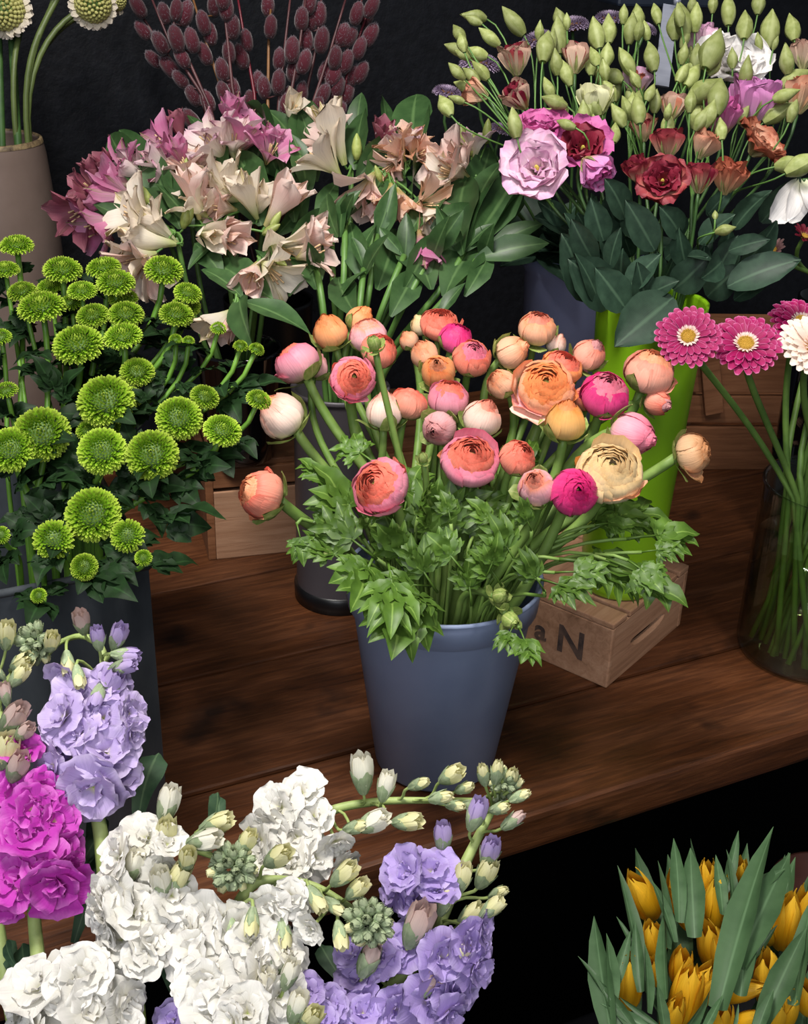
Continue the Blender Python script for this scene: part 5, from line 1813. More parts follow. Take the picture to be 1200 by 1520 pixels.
for k in range(14):      # further cut stems low in the vase
    R = random.Random(2150 + k)
    a = R.uniform(2.5, 4.6)
    Q = Vector((pot.x + .074 * R.uniform(.5, 1) * math.cos(a), pot.y + .074 * math.sin(a), .016))
    T_ = Vector((pot.x + R.uniform(-.035, .075), pot.y + R.uniform(-.02, .075), .30 + R.uniform(0, .05)))
    t = thing('gerbera', 'gerbera whose green stem stands in the glass vase, flower outside the picture', 'flower', Q, 'gerbera stems right of the picture')
    top = T_ + Vector((.18, .02, .12)) * R.uniform(.5, 1)
    g = G()
    rim_ = lerp(Q, T_, (pot.z1 - Q.z) / (T_.z - Q.z))
    g.tube([Q, lerp(Q, rim_, .5), rim_, T_, lerp(T_, top, .6) + Vector((0, 0, .015)), top], .0040, 8)
    put('stem', g.build('gerbera_stem'), t, None, ST_GER)

# dusky blooms further back at the right edge
for k, (u, v, d, fc, lab) in enumerate([(1150, 372, 44, (-.5, .3, .6), 'dusky pink spidery gerbera in shade below the lisianthus leaves'), (1194, 352, 46, (.2, .5, .7), 'dark wine gerbera in shade at the right edge')]):
    R = random.Random(2190 + k)
    dep = 1.60
    C = at(u, v, dep)
    ax = facing(fc)
    rad = d / 2 * dep / F_PX
    E, Q = POTS['drk'].ends(C, R, .5)
    t = thing('gerbera', lab, 'flower', Q, 'dusky gerberas at the back')
    g = G()
    g.tube(stem_curve(C - ax * rad * .2, ax, E, Q, 10, .4), .003, 7)
    put('stem', g.build('gerbera_stem'), t, None, ST_GER)
    W = frame(C, ax, rad, R.random() * 6)
    b = tag(put('flower_disc', GER_DISC, t, W, [MATS['ger_ring'] if k == 0 else MATS['lis_wine'], GERC]), kind='stuff')
    for i in range(26):
        put('petal', GER_P[i % 3], b, W @ Rz(i * .2417 + R.uniform(-.05, .05)) @ Rx(.35 + R.uniform(-.1, .1)), MATS['ger_dusk'] if k == 0 else MATS['lis_wine'])

# white paper sleeve tip at the right, wrapped round a bunch beyond the picture
p0, p1 = at(1150, 332, 1.44), at(1192, 268, 1.44)
E, Q = POTS['drk'].ends(p0, random.Random(1), .7)
t = thing('white_petal_flower', 'white drooping flower with long petal at the right edge under the lisianthus', 'flower', Q)
g = G()
g.tube([bez([p1, at(1230, 250, 1.46), at(1240, 400, 1.52), E], i / 12) for i in range(13)] + [Q], .0025, 7)
put('stem', g.build('white_flower_stem'), t, None, ST_DARK)
LP = [simple_leaf('long_petal', .22, ((0, .3), (.3, .8), (.6, 1), (.9, .7), (1, .3)), .2, -.4, .4, .2, .03)]
for du, dv, tu, tv in ((0, 0, 1144, 328), (6, 4, 1170, 330), (10, -6, 1215, 330)):
    put('petal', LP[0], t, along(p1, at(tu, tv, 1.43), -CF + CR * .2, 1.3), MATS['lis_white'])

# ------------------------------------------------------------------ tulips
petal_mat('tulip_yellow', [(.0, '#a8a030'), (.2, '#e2b020'), (.6, '#eeb41c'), (1, '#f2c23a')], rough=.4, trans=.25, vein=.1, vary=.12, amp=.12)
TT = [
    # u, v of the middle, length px, lean angle, label
    (954, 1330, 66, -28, 'yellow tulip leaning left, highest at the left side of the bunch'),
    (1012, 1322, 62, -12, 'yellow tulip at the back, left of the tallest leaf pair'),
    (1022, 1350, 64, -28, 'slim yellow tulip in front of the back left one'),
    (1050, 1312, 58, 0, 'yellow tulip in the middle of the back row'),
    (1062, 1345, 72, 10, 'folded yellow tulip below the middle one of the back row'),
    (1096, 1297, 40, 12, 'small yellow tulip furthest back at the top right'),
    (971, 1398, 50, -4, 'little closed yellow tulip between two broad leaves at left'),
    (976, 1442, 34, -8, 'yellow tulip tip just showing behind a leaf, lower left'),
    (932, 1460, 68, 6, 'plump yellow tulip furthest left at the front'),
    (1056, 1404, 62, -12, 'open-tipped yellow tulip in the centre of the bunch'),
    (1078, 1425, 60, -6, 'narrow yellow tulip right below the open-tipped central one'),
    (1012, 1435, 44, 10, 'yellow tulip sliver between upright leaves near the centre'),
    (1018, 1476, 76, 14, 'split yellow tulip in front, left of the sideways one'),
    (1038, 1470, 66, 34, 'yellow tulip petal pair leaning right beside the split one'),
    (1000, 1506, 46, 22, 'yellow tulip low at the bottom edge, left'),
    (1094, 1470, 70, 84, 'yellow tulip lying sideways, pointing right'),
    (1143, 1455, 76, -4, 'plump yellow tulip upright at the front right'),
    (1134, 1376, 46, -16, 'small yellow tulip leaning left, right of centre'),
    (1168, 1370, 72, 12, 'big yellow tulip at the right side'),
    (1196, 1356, 66, 8, 'yellow tulip cut by the right edge, highest'),
    (1108, 1516, 44, 70, 'yellow tulip at the bottom edge right of the sideways one'),
    (1146, 1512, 52, 22, 'yellow tulip at the bottom edge near the right corner'),
    (1072, 1514, 40, 12, 'yellow tulip tip at the bottom edge, centre'),
    (1198, 1480, 44, -10, 'yellow tulip sliver at the right edge, lowest'),
    (1168, 1500, 46, 20, 'yellow tulip in the lower right corner beside long leaves')]


def tul_depth(u, v):
    return 1.25 + (1500 - v) * .0007


TUL_THINGS = []
for k, (u, v, L, ang, lab) in enumerate(TT):
    R = random.Random(2300 + k)
    dep = tul_depth(u, v) - .012
    L *= 1.06
    a = math.radians(ang)
    p, q = at(u - .5 * L * math.sin(a), v + .5 * L * math.cos(a), dep + .014), at(u + .5 * L * math.sin(a), v - .5 * L * math.cos(a), dep - .012)
    ax = (q - p).normalized()
    Lw = (q - p).length
    E, Q = POTS['tul'].ends(p, R, .9)
    t = thing('tulip', lab, 'flower', Q, 'yellow tulips in the black bucket')
    TUL_THINGS.append((u, v, t, p))
    g = G()
    g.tube(stem_curve(p, (ax + Vector((0, 0, .5))).normalized(), E, Q, 8, .4), .0036, 7)
    put('stem', g.build('tulip_stem'), t, None, LF_TUL)
    W = frame(p, ax, (Lw * .58, Lw * .58, Lw * .98), R.random() * 6)
    for i, me in enumerate(TUL_P):
        put('petal', me, t, W @ Matrix.Rotation(R.uniform(-.06, .06), 4, 'X'), MATS['tulip_yellow'])
TLF = [(940, 1400, 914, 1286), (965, 1370, 942, 1262), (990, 1370, 965, 1310), (985, 1365, 974, 1278), (1005, 1400, 990, 1272), (1005, 1330, 998, 1248), (1025, 1340, 1022, 1245), (1030, 1350, 1026, 1262),
       (1045, 1390, 1040, 1290), (1070, 1330, 1062, 1270), (1085, 1330, 1076, 1262), (1080, 1300, 1094, 1234), (1095, 1320, 1108, 1252), (1065, 1400, 1111, 1282), (1095, 1410, 1150, 1236),
       (1115, 1370, 1162, 1268), (1120, 1380, 1172, 1272), (1140, 1400, 1178, 1276), (1150, 1410, 1170, 1268), (1110, 1330, 1166, 1292), (895, 1480, 855, 1422), (900, 1480, 884, 1362),
       (905, 1460, 898, 1388), (935, 1400, 914, 1362), (920, 1440, 936, 1382), (950, 1440, 945, 1370), (970, 1430, 958, 1350), (990, 1440, 990, 1350), (1005, 1500, 1004, 1388),
       (1030, 1440, 1068, 1398), (1090, 1440, 1086, 1370), (1105, 1430, 1116, 1330), (1125, 1410, 1154, 1372), (1120, 1500, 1160, 1440), (1150, 1480, 1198, 1380), (1160, 1500, 1195, 1430),
       (930, 1510, 890, 1455), (950, 1520, 892, 1490), (960, 1510, 920, 1480), (985, 1520, 975, 1460), (1020, 1520, 1050, 1470), (1050, 1520, 1072, 1478), (1090, 1520, 1096, 1490),
       (1040, 1500, 1045, 1495), (1070, 1460, 1068, 1400), (960, 1470, 955, 1400), (915, 1520, 895, 1470), (1180, 1420, 1205, 1300), (1190, 1440, 1210, 1330), (1130, 1520, 1150, 1470),
       (1150, 1520, 1180, 1490), (1090, 1400, 1070, 1330), (1040, 1420, 1020, 1340), (1000, 1460, 1010, 1370), (1045, 1520, 1012, 1440), (975, 1480, 930, 1400), (1120, 1460, 1108, 1390),
       (1190, 1520, 1200, 1440), (1010, 1390, 985, 1320), (1060, 1370, 1048, 1300), (1110, 1420, 1120, 1340), (940, 1480, 930, 1410), (1165, 1470, 1170, 1400), (985, 1500, 1000, 1440)]
R = random.Random(77)
for k, (bu, bv, tu, tv) in enumerate(TLF):
    ex_, ey_ = tu - bu, tv - bv
    hid = k >= 50 or k % 9 == 8
    for (cu_, cv_, Lc, *_) in TT:      # a leaf that would cross a flower stands behind it
        f_ = max(-.3, min(1, ((cu_ - bu) * ex_ + (cv_ - bv) * ey_) / (ex_ * ex_ + ey_ * ey_)))
        if math.hypot(bu + ex_ * f_ - cu_, bv + ey_ * f_ - cv_) < .09 * Lc + 1.5:
            hid = True
    dB, dT = tul_depth(bu, bv) + (.05 if hid else -.055) + R.uniform(-.005, .012), tul_depth(tu, tv) + (.045 if hid else -.06) + R.uniform(-.005, .01)
    p, q = at(bu, bv, dB), at(tu, tv, dT)
    p = p - (q - p) * .45           # the leaf goes on down between the stems
    near = min(TUL_THINGS, key=lambda x: (x[0] - bu) ** 2 + (x[1] - bv) ** 2)
    put('leaf', TUL_LEAF[k % 3], near[2], along(p, q, -CF * R.uniform(.4, 1) + Vector((0, 0, .3)) + CR * R.uniform(-.8, .8), R.uniform(.95, 1.35), R.uniform(-.4, .4)), LF_TUL)

# ------------------------------------------------------------------ pussy willow
petal_mat('catkin_core', [(.0, '#2a0e15'), (.4, '#461621'), (.7, '#50252e'), (1, '#4c4049')], rough=.8, trans=.0, vary=.3, vein=.05, sheen=.3, spec=.1)
petal_mat('catkin_hair', [(.0, '#a79ca4'), (.5, '#8c7c86'), (1, '#aca0aa')], rough=.7, trans=.3, vary=.3, vein=.0, sheen=.0)
WT = [
    # pixel path from top to hidden foot, bark, catkins (fraction or u, v), label
    ([(190, -10), (240, 70), (300, 150), (370, 300)], 'dark', 'leftmost pussy willow branch leaning out to the left'),
    ([(222, -10), (255, 70), (300, 140), (372, 300)], 'dark', 'second pussy willow branch from the left, dense with catkins'),
    ([(262, -10), (258, 40), (312, 160), (376, 300)], 'dark', 'thin pussy willow twig crossing behind the second branch'),
    ([(284, -10), (310, 75), (335, 150), (380, 300)], 'tan', 'tan-barked pussy willow branch at the left'),
    ([(330, -10), (338, 60), (345, 130), (384, 300)], 'dark', 'short pussy willow branch with dark catkins left of the middle'),
    ([(352, -10), (362, 50), (378, 140), (388, 300)], 'red', 'wine red pussy willow stem left of the middle'),
    ([(402, 14), (399, 60), (398, 140), (394, 300)], 'tan', 'straight tan pussy willow twig with a single top catkin'),
    ([(432, -10), (424, 60), (415, 140), (398, 300)], 'dark', 'grey brown pussy willow branch right of the straight tan twig'),
    ([(455, -10), (446, 60), (432, 140), (402, 300)], 'dark', 'pussy willow branch with rosy catkins right of the middle'),
    ([(478, -10), (470, 70), (452, 150), (405, 300)], 'dark', 'pussy willow branch with tall paired catkins at the right'),
    ([(516, -10), (492, 70), (466, 150), (410, 300)], 'dark', 'thick pussy willow branch with silvery catkins at the right'),
    ([(556, -10), (528, 70), (505, 150), (416, 300)], 'red', 'rightmost pussy willow branch with reddish catkins'),
    ([(540, -10), (520, 60), (498, 130), (414, 300)], 'dark', 'pussy willow branch just inside the rightmost one')]
CK = [(0, 212, 45), (0, 228, 88), (0, 252, 100), (1, 238, 64), (1, 262, 58), (1, 268, 118), (1, 287, 142), (1, 284, 178), (2, 276, 20), (2, 285, 60), (2, 308, 150), (2, 270, 85), (3, 302, 34), (3, 304, 80),
      (3, 332, 138), (3, 312, 50), (4, 336, 12), (4, 340, 78), (4, 346, 40), (4, 346, 132), (4, 330, 104), (5, 358, 84), (5, 366, 60), (5, 384, 122), (5, 372, 150), (6, 402, 40), (6, 398, 8), (7, 415, 88), (7, 414, 122), (7, 392, 130), (7, 424, 148),
      (8, 448, 28), (8, 434, 74), (8, 452, 92), (8, 436, 104), (8, 425, 156), (9, 474, 22), (9, 478, 60), (9, 455, 60), (9, 448, 138), (9, 432, 158), (10, 496, 112), (10, 480, 140), (10, 482, 106), (10, 508, 52), (10, 520, 55), (10, 470, 160),
      (11, 550, 52), (11, 545, 24), (11, 534, 72), (11, 526, 112), (11, 536, 108), (11, 502, 168), (12, 505, 100), (12, 514, 92), (12, 498, 86), (12, 530, 20), (12, 552, 10), (0, 205, 10), (2, 262, 15), (4, 330, -4), (8, 460, 5), (1, 244, 20), (9, 462, 30), (3, 318, 8), (12, 500, 130), (11, 515, 140)]
BARK = {'dark': ST_BROWN, 'tan': ST_TAN, 'red': plain_mat('red_willow_bark', '#5a1420', '#74202e', rough=.4, scale=20)}
WILL = []
for k, (path, bark, lab) in enumerate(WT):
    R = random.Random(2500 + k)
    dd = 1.82 + R.uniform(-.03, .04)
    pts = [at(u, v, dd) for u, v in path]
    E, Q = POTS['wil'].ends(pts[-1], R, .7)
    t = thing('pussy_willow', lab, 'branch', Q, 'pussy willow branches before the black wall')
    c = [bez([pts[0], pts[1], pts[2], pts[3], E], i / 14) for i in range(15)] + [Q]
    # pass through the middle points exactly
    c = [pts[0], lerp(pts[0], pts[1], .5), pts[1], lerp(pts[1], pts[2], .5), pts[2], lerp(pts[2], E, .3), lerp(pts[2], E, .65), E, Q]
    g = G()
    g.tube(c, [.0016 + .0022 * i / 8 for i in range(9)], 7)
    put('stem', g.build('willow_stem'), t, None, BARK[bark])
    WILL.append((t, pts, dd))
for k, (b, u, v) in enumerate(CK):
    R = random.Random(2600 + k)
    t, pts, dd = WILL[b]
    C = at(u, v, dd + R.uniform(-.02, .015))
    path = WT[b][0]
    # nearest point of the branch at that height
    s = next((i for i in range(3) if path[i][1] <= v <= path[i + 1][1]), 0)
    f = max(0, min(1, (v + 14 - path[s][1]) / (path[s + 1][1] - path[s][1])))
    J = lerp(pts[s], pts[s + 1], f)
    d = (pts[s] - pts[s + 1]).normalized()
    side = C - J
    ax = (d + side.normalized() * min(.45, side.length * 12)).normalized()
    L = R.uniform(.034, .042)
    base = C - ax * L * .5
    g = G()
    g.tube([J, lerp(J, base, .6), base + ax * .002], .0013, 5)
    put('spur', g.build('catkin_spur'), t, None, BARK[WT[b][1]])
    put('catkin', CATKIN[k % 2], t, frame(base, ax, L, R.random() * 6), [MATS['catkin_core'], MATS['catkin_hair']])

# ------------------------------------------------------------------ scabious in the taupe vase
petal_mat('scab_petal', [(.0, '#b8b088'), (.4, '#d6ccb0'), (1, '#d9cdbf')], rough=.6, trans=.2, vein=.06, amp=.1)
ST_SCAB = plain_mat('scabious_stem', '#47552a', '#5c6b38', rough=.5, scale=20)
SCABG = plain_mat('scabious_bud', '#8c8a44', '#b4b070', rough=.6, scale=30)
for k, (u, v, d, fc, su, lab) in enumerate([(10, 18, 88, (-.2, .1, 1), 22, 'cream and green scabious head cut by the left edge'), (138, 6, 84, (.25, -.1, .9), 62, 'cream and green scabious head drooping right on a curved stem'),
                                            (172, 0, 50, (.8, .2, .3), 75, 'small scabious head behind the drooping one'), (78, -40, 70, (0, .8, .5), 40, 'scabious whose stem stands upright in the taupe vase, head above the picture'),
                                            (100, -60, 70, (.2, .8, .5), 52, 'scabious with a slanting stem in the taupe vase, head above the picture')]):
    R = random.Random(2700 + k)
    dep = 1.70 if k != 2 else 1.75
    C = at(u, v, dep)
    ax = facing(fc)
    rad = d / 2 * dep / F_PX * .92
    pt = POTS['sca']
    rp = at(su, 186, 1.735)
    E = Vector((rp.x, rp.y, pt.z1 - .004))
    dl = Vector((E.x - pt.x, E.y - pt.y, 0))
    if dl.length > .066:
        E -= dl * (1 - .066 / dl.length)
    Q = Vector((pt.x + .01 * k - .02, pt.y, .012))
    t = thing('scabious', lab, 'flower', Q, 'scabious in the tall taupe vase')
    g = G()
    B = C - ax * rad * .5
    g.tube([bez([B, B - ax * .05 + Vector((0, 0, .02 if k == 1 else 0)), E + Vector((0, 0, .16)), E], i / 12) for i in range(13)] + [Q], .0042, 8)
    put('stem', g.build('scabious_stem'), t, None, ST_SCAB)
    W = frame(C, ax, rad, R.random() * 6)
    b = tag(put('seed_head', SCAB_CORE, t, W, [SCABG, SEPD]), kind='stuff')
    for i in range(12):
        put('petal', SCAB_P[i % 2], b, W @ Rz(i * PI / 6) @ Rx(R.uniform(-.3, .1)), MATS['scab_petal'])
for k, (su, tu) in enumerate(((6, -5), (30, 12))):
    R = random.Random(2760 + k)
    pt = POTS['sca']
    Q = Vector((pt.x - .03 + .03 * k, pt.y + .02, .012))
    a_, b_ = at(su, 200, 1.75), at(tu, -30, 1.74)
    t = thing('scabious', ['dark green scabious stem nearest the left edge over the taupe vase', 'dark green scabious stem under the left scabious head'][k], 'flower', Q, 'scabious in the tall taupe vase')
    E = Vector((max(a_.x, pt.x - .05), pt.y - .02, pt.z1))
    g = G()
    g.tube([b_, lerp(b_, E, .5), E, Q], .0055, 8)
    put('stem', g.build('scabious_stem'), t, None, ST_DARK)
# ------------------------------------------------------------------ stocks in the foreground
for nm, c in (('white', ('#d3d4a8', '#e3e0d5', '#e8e6df', '#ece9e4')), ('lilac', ('#dcd8b8', '#c8b6de', '#c0acdc', '#d0c0e4')), ('violet', ('#c8b8c8', '#b8a2da', '#ae98d4', '#c0aee0')),
              ('magenta', ('#e8c8b8', '#ca48bc', '#c038b2', '#d46cc8')), ('budyellow', ('#b9bf6a', '#dfe0a0', '#e9e6ae', '#ece7b8')), ('budwhite', ('#c8ce8a', '#eef0d4', '#f4f2e2', '#f2eedc')),
              ('budlilac', ('#b8c080', '#cfc0d8', '#c4b0da', '#b8a4d6')), ('budpink', ('#b8a878', '#e0cfc0', '#dcc4bc', '#ceb0a8'))):
    petal_mat('stk_' + nm, [(.06, c[0]), (.3, c[1]), (.7, c[2]), (.98, c[3])], rough=.55, trans=.25, vein=.05, vary=.08, amp=.15)


def stk_depth(u, v):
    return .87 + (1500 - v) * .00022


def stock(label, col, spine, florets, buds, tip=None, dz=0.0, rs=.0055, seed=0, tipcol='budyellow', leaves=()):
    """spine: pixels from the tip down; florets: (u, v, width px [, facing]); buds: (u, v, length px, angle, colour, open); tip: (u, v, width px, count)"""
    R = random.Random(3000 + seed)
    S = [at(u, v, stk_depth(u, v) + dz + (q[0] if q else .02)) for u, v, *q in spine]
    E, Q = POTS['stk'].ends(S[-1], R, .8)
    t = thing('stock', label, 'flower', Q, 'stocks in the foreground')
    fine = []
    for a, b, c, d in zip([S[0]] + S[:-2], S[:-1], S[1:], S[2:] + [S[-1]]):
        for i in range(6):
            x = i / 6
            fine.append(.5 * ((2 * b) + (c - a) * x + (2 * a - 5 * b + 4 * c - d) * x * x + (3 * b - a - 3 * c + d) * x ** 3))
    fine += [S[-1]]
    down = [bez([S[-1], S[-1] + (S[-1] - S[-2]).normalized() * .08, E + Vector((0, 0, .06)), E], i / 6) for i in range(1, 7)] + [Q]
    g = G()
    al = fine + down
    n = len(fine)
    g.tube(al, [rs * min(1.15, .35 + .75 * i / n) for i in range(len(al))], 9)
    put('stem', g.build('stock_stem'), t, None, ST_STOCK)

    def near(p):
        return min(range(n), key=lambda i: (fine[i] - p).length)

    for k, f in enumerate(florets):
        u, v, w = f[:3]
        dep = stk_depth(u, v) + dz - R.uniform(0, .02)
        C = at(u, v, dep)
        J = fine[near(C)]
        if len(f) > 3:
            ax = facing(f[3])
        else:
            o = (C - J)
            o = o - CF * o.dot(CF)
            ax = (o.normalized() * min(1.0, o.length * 28) - CF * .8 + Vector((0, 0, .15)) + Vector((R.uniform(-.3, .3), R.uniform(-.3, .3), R.uniform(-.3, .3)))).normalized()
        rad = w / 2 * dep / F_PX * 1.3
        base = C - ax * rad * .25
        core, outer = STK[k % 4]
        W = frame(base, ax, rad, R.random() * 6)
        b = put('floret', core, t, W, MATS['stk_' + col])
        for me in outer:
            put('petal', me, b, W, MATS['stk_' + col])
        g = G()
        g.tube([bez([J, J + (base - J) * .5 + Vector((0, 0, .004)), base - ax * .004, base], i / 5) for i in range(6)], .0014, 5)
        put('flower_stalk', g.build('flower_stalk'), t, None, ST_STOCK)
    for k, (u, v, L, ang, bc, op) in enumerate(buds):
        dep = stk_depth(u, v) + dz - R.uniform(.0, .02)
        a = math.radians(ang)
        L *= .92
        p, q = at(u - L * .5 * math.sin(a), v + L * .5 * math.cos(a), dep + .004), at(u + L * .5 * math.sin(a), v - L * .5 * math.cos(a), dep - R.uniform(.0, .012))
        i = min(n - 1, near(p) + 3)
        J = fine[i]
        ax = (q - p).normalized()
        g = G()
        g.tube([bez([J, J + (fine[max(i - 3, 0)] - J), p - ax * .012, p], x / 6) for x in range(7)] + [p + ax * .002], .0013, 6)
        put('flower_stalk', g.build('bud_stalk'), t, None, ST_STOCK)
        Lw = (q - p).length
        put('bud', STK_BUD[1 + k % 2 if op else 0], t, frame(p, ax, (Lw * .84, Lw * .84, Lw), R.random() * 6), [SEPAL_G, MATS['stk_' + bc]])
    if tip:
        u, v, w, cnt = tip[:4]
        dep = stk_depth(u, v) + dz - .005
        C = at(u, v, dep)
        d = (S[0] - S[1]).normalized() if len(tip) < 5 else facing(tip[4])
        rad = w / 2 * dep / F_PX
        M = frame(C, (d - CF * .7).normalized(), rad)
        for i in range(cnt):
            th = math.sqrt((i + .5) / cnt) * 1.75
            az = i * 2.399963
            nn = Vector((math.sin(th) * math.cos(az), math.sin(th) * math.sin(az), math.cos(th)))
            p = M @ (nn * .34)
            ax = ((M @ nn) - C).normalized()
            Lw = rad * R.uniform(.58, .78)
            put('bud', STK_BUD[0], t, frame(p, ax, (Lw * 1.15, Lw * 1.15, Lw), R.random() * 6), [SEPAL_G, MATS['stk_' + (tipcol if i > cnt * .45 and i % 3 == 0 else 'budgreen')]])
        g = G()
        g.tube([S[0], lerp(S[0], C, .6), C], rs * .4, 6)
        put('flower_stalk', g.build('tip_stalk'), t, None, ST_STOCK)
    for (bu, bv, tu, tv) in leaves:
        p, q = at(bu, bv, stk_depth(bu, bv) + dz + .05), at(tu, tv, stk_depth(tu, tv) + dz + .05)
        put('leaf', STK_LEAF[seed % 2], t, along(p, q, -CF + CR * R.uniform(-.5, .5), R.uniform(.9, 1.3), R.uniform(-.4, .4)), LF_STK)
    return t


petal_mat('stk_budgreen', [(0, '#8fa184'), (1, '#b4c09a')], rough=.6, amp=.1)

stock('lilac stock in front of the zinc planter, its green tip bent over to the left', 'lilac',
      [(70, 962), (118, 944), (150, 962), (154, 1010), (150, 1080), (140, 1160), (150, 1240)],
      [(118, 1030, 74), (165, 1010, 56, (.4, .6, .6)), (88, 1062, 72), (150, 1062, 82), (196, 1058, 52, (.8, .2, .5)), (100, 1118, 78), (160, 1112, 84), (200, 1092, 46, (.9, 0, .5)), (72, 1140, 60, (-.7, -.1, .7)), (182, 1146, 58),
       (135, 1176, 92, (.0, -.35, 1)), (116, 1088, 60), (92, 1004, 48, (-.3, -.3, .7))],
      [(174, 948, 38, 20, 'budlilac', 1), (146, 950, 34, -8, 'budlilac', 1), (184, 972, 42, 95, 'budlilac', 1), (180, 990, 38, 80, 'budlilac', 1), (122, 926, 34, -15, 'budpink', 1), (100, 982, 36, 175, 'budyellow', 1), (116, 1002, 34, 170, 'budyellow', 1), (76, 955, 26, 10, 'budyellow', 1), (164, 1018, 44, 30, 'budlilac', 1), (146, 1030, 40, 200, 'budlilac', 1)],
      (56, 952, 66, 22), dz=0, seed=1, leaves=[(205, 1230, 224, 1108), (130, 1280, 150, 1200)])
stock('magenta stock at the left edge with yellow-green buds', 'magenta',
      [(-8, 1010), (0, 1060), (10, 1120), (40, 1240), (52, 1380), (60, 1460)],
      [(30, 1112, 52, (.2, .6, .7)), (70, 1170, 62), (20, 1178, 74), (84, 1218, 64), (40, 1236, 82), (4, 1250, 70), (96, 1258, 66, (.7, .2, .6)), (62, 1290, 76), (20, 1302, 76), (80, 1318, 88, (.2, -.4, .9)), (6, 1340, 60), (48, 1200, 70), (100, 1290, 56, (.8, -.1, .5))],
      [(10, 946, 40, 5, 'budyellow', 1), (26, 1006, 38, 40, 'budyellow', 1), (18, 1068, 46, 40, 'budpink', 1), (6, 1122, 56, 20, 'budyellow', 1), (24, 1142, 44, 25, 'budpink', 1), (8, 1032, 34, -10, 'budpink', 1), (34, 1088, 30, 50, 'budpink', 1)],
      None, dz=-.012, seed=2, leaves=[(100, 1330, 150, 1222), (110, 1400, 158, 1250), (30, 1470, 5, 1390)])
stock('green-tipped stock stalk arching up in front of the zinc planter', 'lilac', [(52, 968), (20, 1000), (0, 1030), (-30, 1100), (-20, 1250)], [], [(0, 1000, 26, -40, 'budyellow', 0), (30, 985, 30, 60, 'budyellow', 1)], None, dz=.0, seed=8, rs=.005)
stock('white stock in the lower left corner with large crumpled florets', 'white', [(100, 1440), (105, 1480), (110, 1540)],
      [(55, 1462, 92), (120, 1446, 84), (165, 1462, 96), (80, 1500, 92), (140, 1500, 96), (190, 1492, 66, (.8, 0, .5)), (20, 1504, 60, (-.8, 0, .5)), (105, 1530, 90), (180, 1528, 70), (110, 1470, 80), (40, 1535, 70)],
      [], None, dz=-.03, seed=3, leaves=[(60, 1480, 20, 1400), (30, 1440, 0, 1400)])
stock('white stock pointing right, grey-green bud cluster in the middle of its spike', 'white', [(345, 1282), (290, 1262), (230, 1250), (200, 1290), (190, 1360), (200, 1460)],
      [(215, 1240, 64, (-.1, .6, .7)), (170, 1272, 68, (-.7, .4, .6)), (196, 1296, 62), (162, 1330, 74, (-.6, .2, .8)), (200, 1352, 80), (150, 1372, 74, (-.8, -.2, .6)), (178, 1392, 64), (230, 1364, 74), (258, 1330, 60), (240, 1300, 52), (230, 1400, 66), (210, 1422, 56), (250, 1250, 50, (.3, .6, .6)), (148, 1352, 60, (-.8, 0, .6))],
      [(248, 1198, 58, 15, 'budwhite', 1), (246, 1242, 44, 10, 'budyellow', 1), (196, 1290, 50, 20, 'budwhite', 1), (262, 1308, 48, 30, 'budyellow', 1), (278, 1278, 30, 10, 'budyellow', 1), (318, 1224, 48, 70, 'budyellow', 1), (300, 1248, 48, 80, 'budwhite', 1), (240, 1312, 40, -10, 'budwhite', 1), (365, 1252, 36, 30, 'budyellow', 1)],
      (346, 1286, 74, 26, (.1, .2, 1)), dz=-.03, seed=4, leaves=[(300, 1260, 335, 1175), (330, 1250, 322, 1178)])
stock('white stock bent right over the lilac one, its bud cluster left of the lilac florets', 'white', [(530, 1352), (470, 1316), (410, 1306), (370, 1318), (340, 1380), (330, 1480)],
      [(300, 1372, 80), (350, 1380, 76), (280, 1410, 84), (330, 1420, 88), (380, 1398, 66), (300, 1460, 84), (350, 1470, 88), (400, 1440, 74), (320, 1500, 84), (376, 1500, 80), (440, 1350, 46, (.2, -.4, .9)), (400, 1352, 60), (460, 1380, 44), (430, 1330, 50), (270, 1380, 60), (430, 1410, 60), (420, 1480, 70)],
      [(410, 1274, 40, 60, 'budyellow', 1), (420, 1382, 46, 170, 'budyellow', 1), (374, 1366, 44, 185, 'budyellow', 1), (468, 1332, 42, 150, 'budyellow', 1), (508, 1300, 44, 50, 'budyellow', 1), (528, 1322, 36, 50, 'budyellow', 1), (505, 1386, 44, 170, 'budyellow', 1), (410, 1432, 50, 30, 'budwhite', 1), (392, 1470, 54, 10, 'budwhite', 1), (345, 1378, 40, 170, 'budyellow', 1), (496, 1345, 40, 130, 'budyellow', 0)],
      (548, 1366, 76, 24, (.2, 0, 1)), dz=-.03, seed=5, leaves=[(260, 1480, 240, 1400), (290, 1520, 270, 1450)])
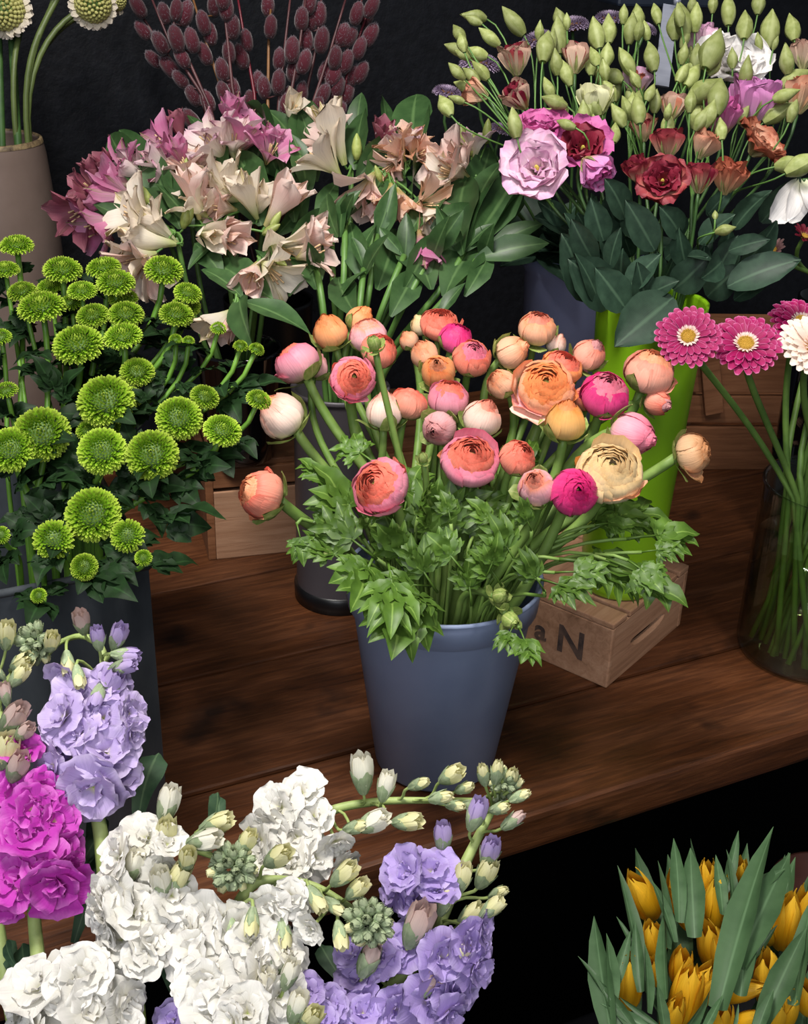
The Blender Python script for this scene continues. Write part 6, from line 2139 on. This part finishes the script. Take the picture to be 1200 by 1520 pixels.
stock('white stock in front of the slate blue bucket, its spike lying to the right', 'white', [(716, 1188), (640, 1188), (560, 1190), (490, 1204), (440, 1240), (400, 1330), (380, 1430)],
      [(412, 1196, 62, (-.5, .4, .8)), (448, 1172, 60, (.0, .7, .6)), (465, 1208, 56), (400, 1234, 66, (-.5, -.2, .8)), (440, 1240, 62), (380, 1250, 60, (-.7, 0, .7)), (472, 1272, 62), (430, 1280, 64), (396, 1282, 56), (500, 1255, 50, (.3, -.5, .6)), (515, 1285, 44, (.5, -.5, .5))],
      [(538, 1152, 58, -5, 'budwhite', 1), (572, 1170, 44, 15, 'budwhite', 1), (550, 1222, 48, 65, 'budwhite', 1), (602, 1220, 42, 88, 'budyellow', 1), (668, 1152, 36, 60, 'budyellow', 1), (655, 1184, 38, 80, 'budyellow', 0), (622, 1164, 34, 70, 'budyellow', 0), (690, 1170, 30, 70, 'budyellow', 0), (700, 1196, 32, 100, 'budyellow', 0), (676, 1196, 30, 95, 'budyellow', 0), (528, 1228, 40, 75, 'budyellow', 0)],
      (742, 1172, 46, 12, (.6, .5, .6)), dz=.02, seed=6)
stock('violet stock with a thick green spike of buds rising to the right', 'violet', [(752, 1162), (734, 1196), (706, 1250), (682, 1300), (636, 1400), (580, 1470), (530, 1530)],
      [(600, 1292, 66, (-.5, .5, .7)), (640, 1288, 66, (.0, .7, .6)), (610, 1330, 64), (582, 1322, 50, (-.8, 0, .5)), (650, 1320, 50), (700, 1400, 70, (.6, .1, .7)), (660, 1420, 76), (712, 1440, 60, (.8, -.2, .6)), (680, 1470, 74), (600, 1400, 70), (560, 1420, 66), (530, 1450, 60), (640, 1490, 80), (590, 1500, 70), (540, 1500, 60), (670, 1510, 60), (720, 1380, 50, (.8, .1, .5)), (520, 1412, 50)],
      [(658, 1246, 44, 0, 'budlilac', 1), (706, 1212, 48, 20, 'budlilac', 1), (762, 1218, 44, 55, 'budpink', 0), (726, 1268, 40, 20, 'budlilac', 1), (686, 1306, 44, 15, 'budyellow', 1), (720, 1300, 44, 30, 'budyellow', 1), (740, 1326, 32, 65, 'budyellow', 0), (728, 1350, 42, 50, 'budyellow', 1), (660, 1340, 44, 20, 'budyellow', 1), (696, 1362, 46, 50, 'budyellow', 1), (618, 1378, 66, 25, 'budpink', 1), (668, 1418, 48, 55, 'budyellow', 1), (548, 1424, 58, 25, 'budpink', 0), (630, 1466, 50, 45, 'budpink', 1), (742, 1200, 32, 75, 'budyellow', 0), (772, 1182, 36, 65, 'budyellow', 0), (718, 1150, 34, -10, 'budyellow', 0), (738, 1146, 38, 10, 'budyellow', 0), (758, 1156, 34, 25, 'budyellow', 0), (766, 1166, 30, 50, 'budyellow', 0)],
      (748, 1160, 44, 10, (.3, .8, .5)), dz=.0, seed=7, rs=.0066, leaves=[(520, 1470, 470, 1400)])
stock('white stock at the bottom centre, half hidden, with cream buds', 'white', [(400, 1470), (420, 1500), (450, 1545)], [(365, 1502, 70), (340, 1520, 60)], [(440, 1498, 48, 20, 'budwhite', 1), (460, 1515, 36, 40, 'budyellow', 1), (428, 1450, 46, 20, 'budwhite', 1)], None, dz=-.05, seed=9)
stock('violet stock low at the bottom edge between the white ones', 'violet', [(460, 1490), (470, 1530), (470, 1570)], [(455, 1472, 50), (490, 1490, 54), (440, 1500, 46), (255, 1512, 50, (-.2, .5, .8)), (505, 1520, 50), (475, 1512, 50)], [], None, dz=-.015, seed=10)
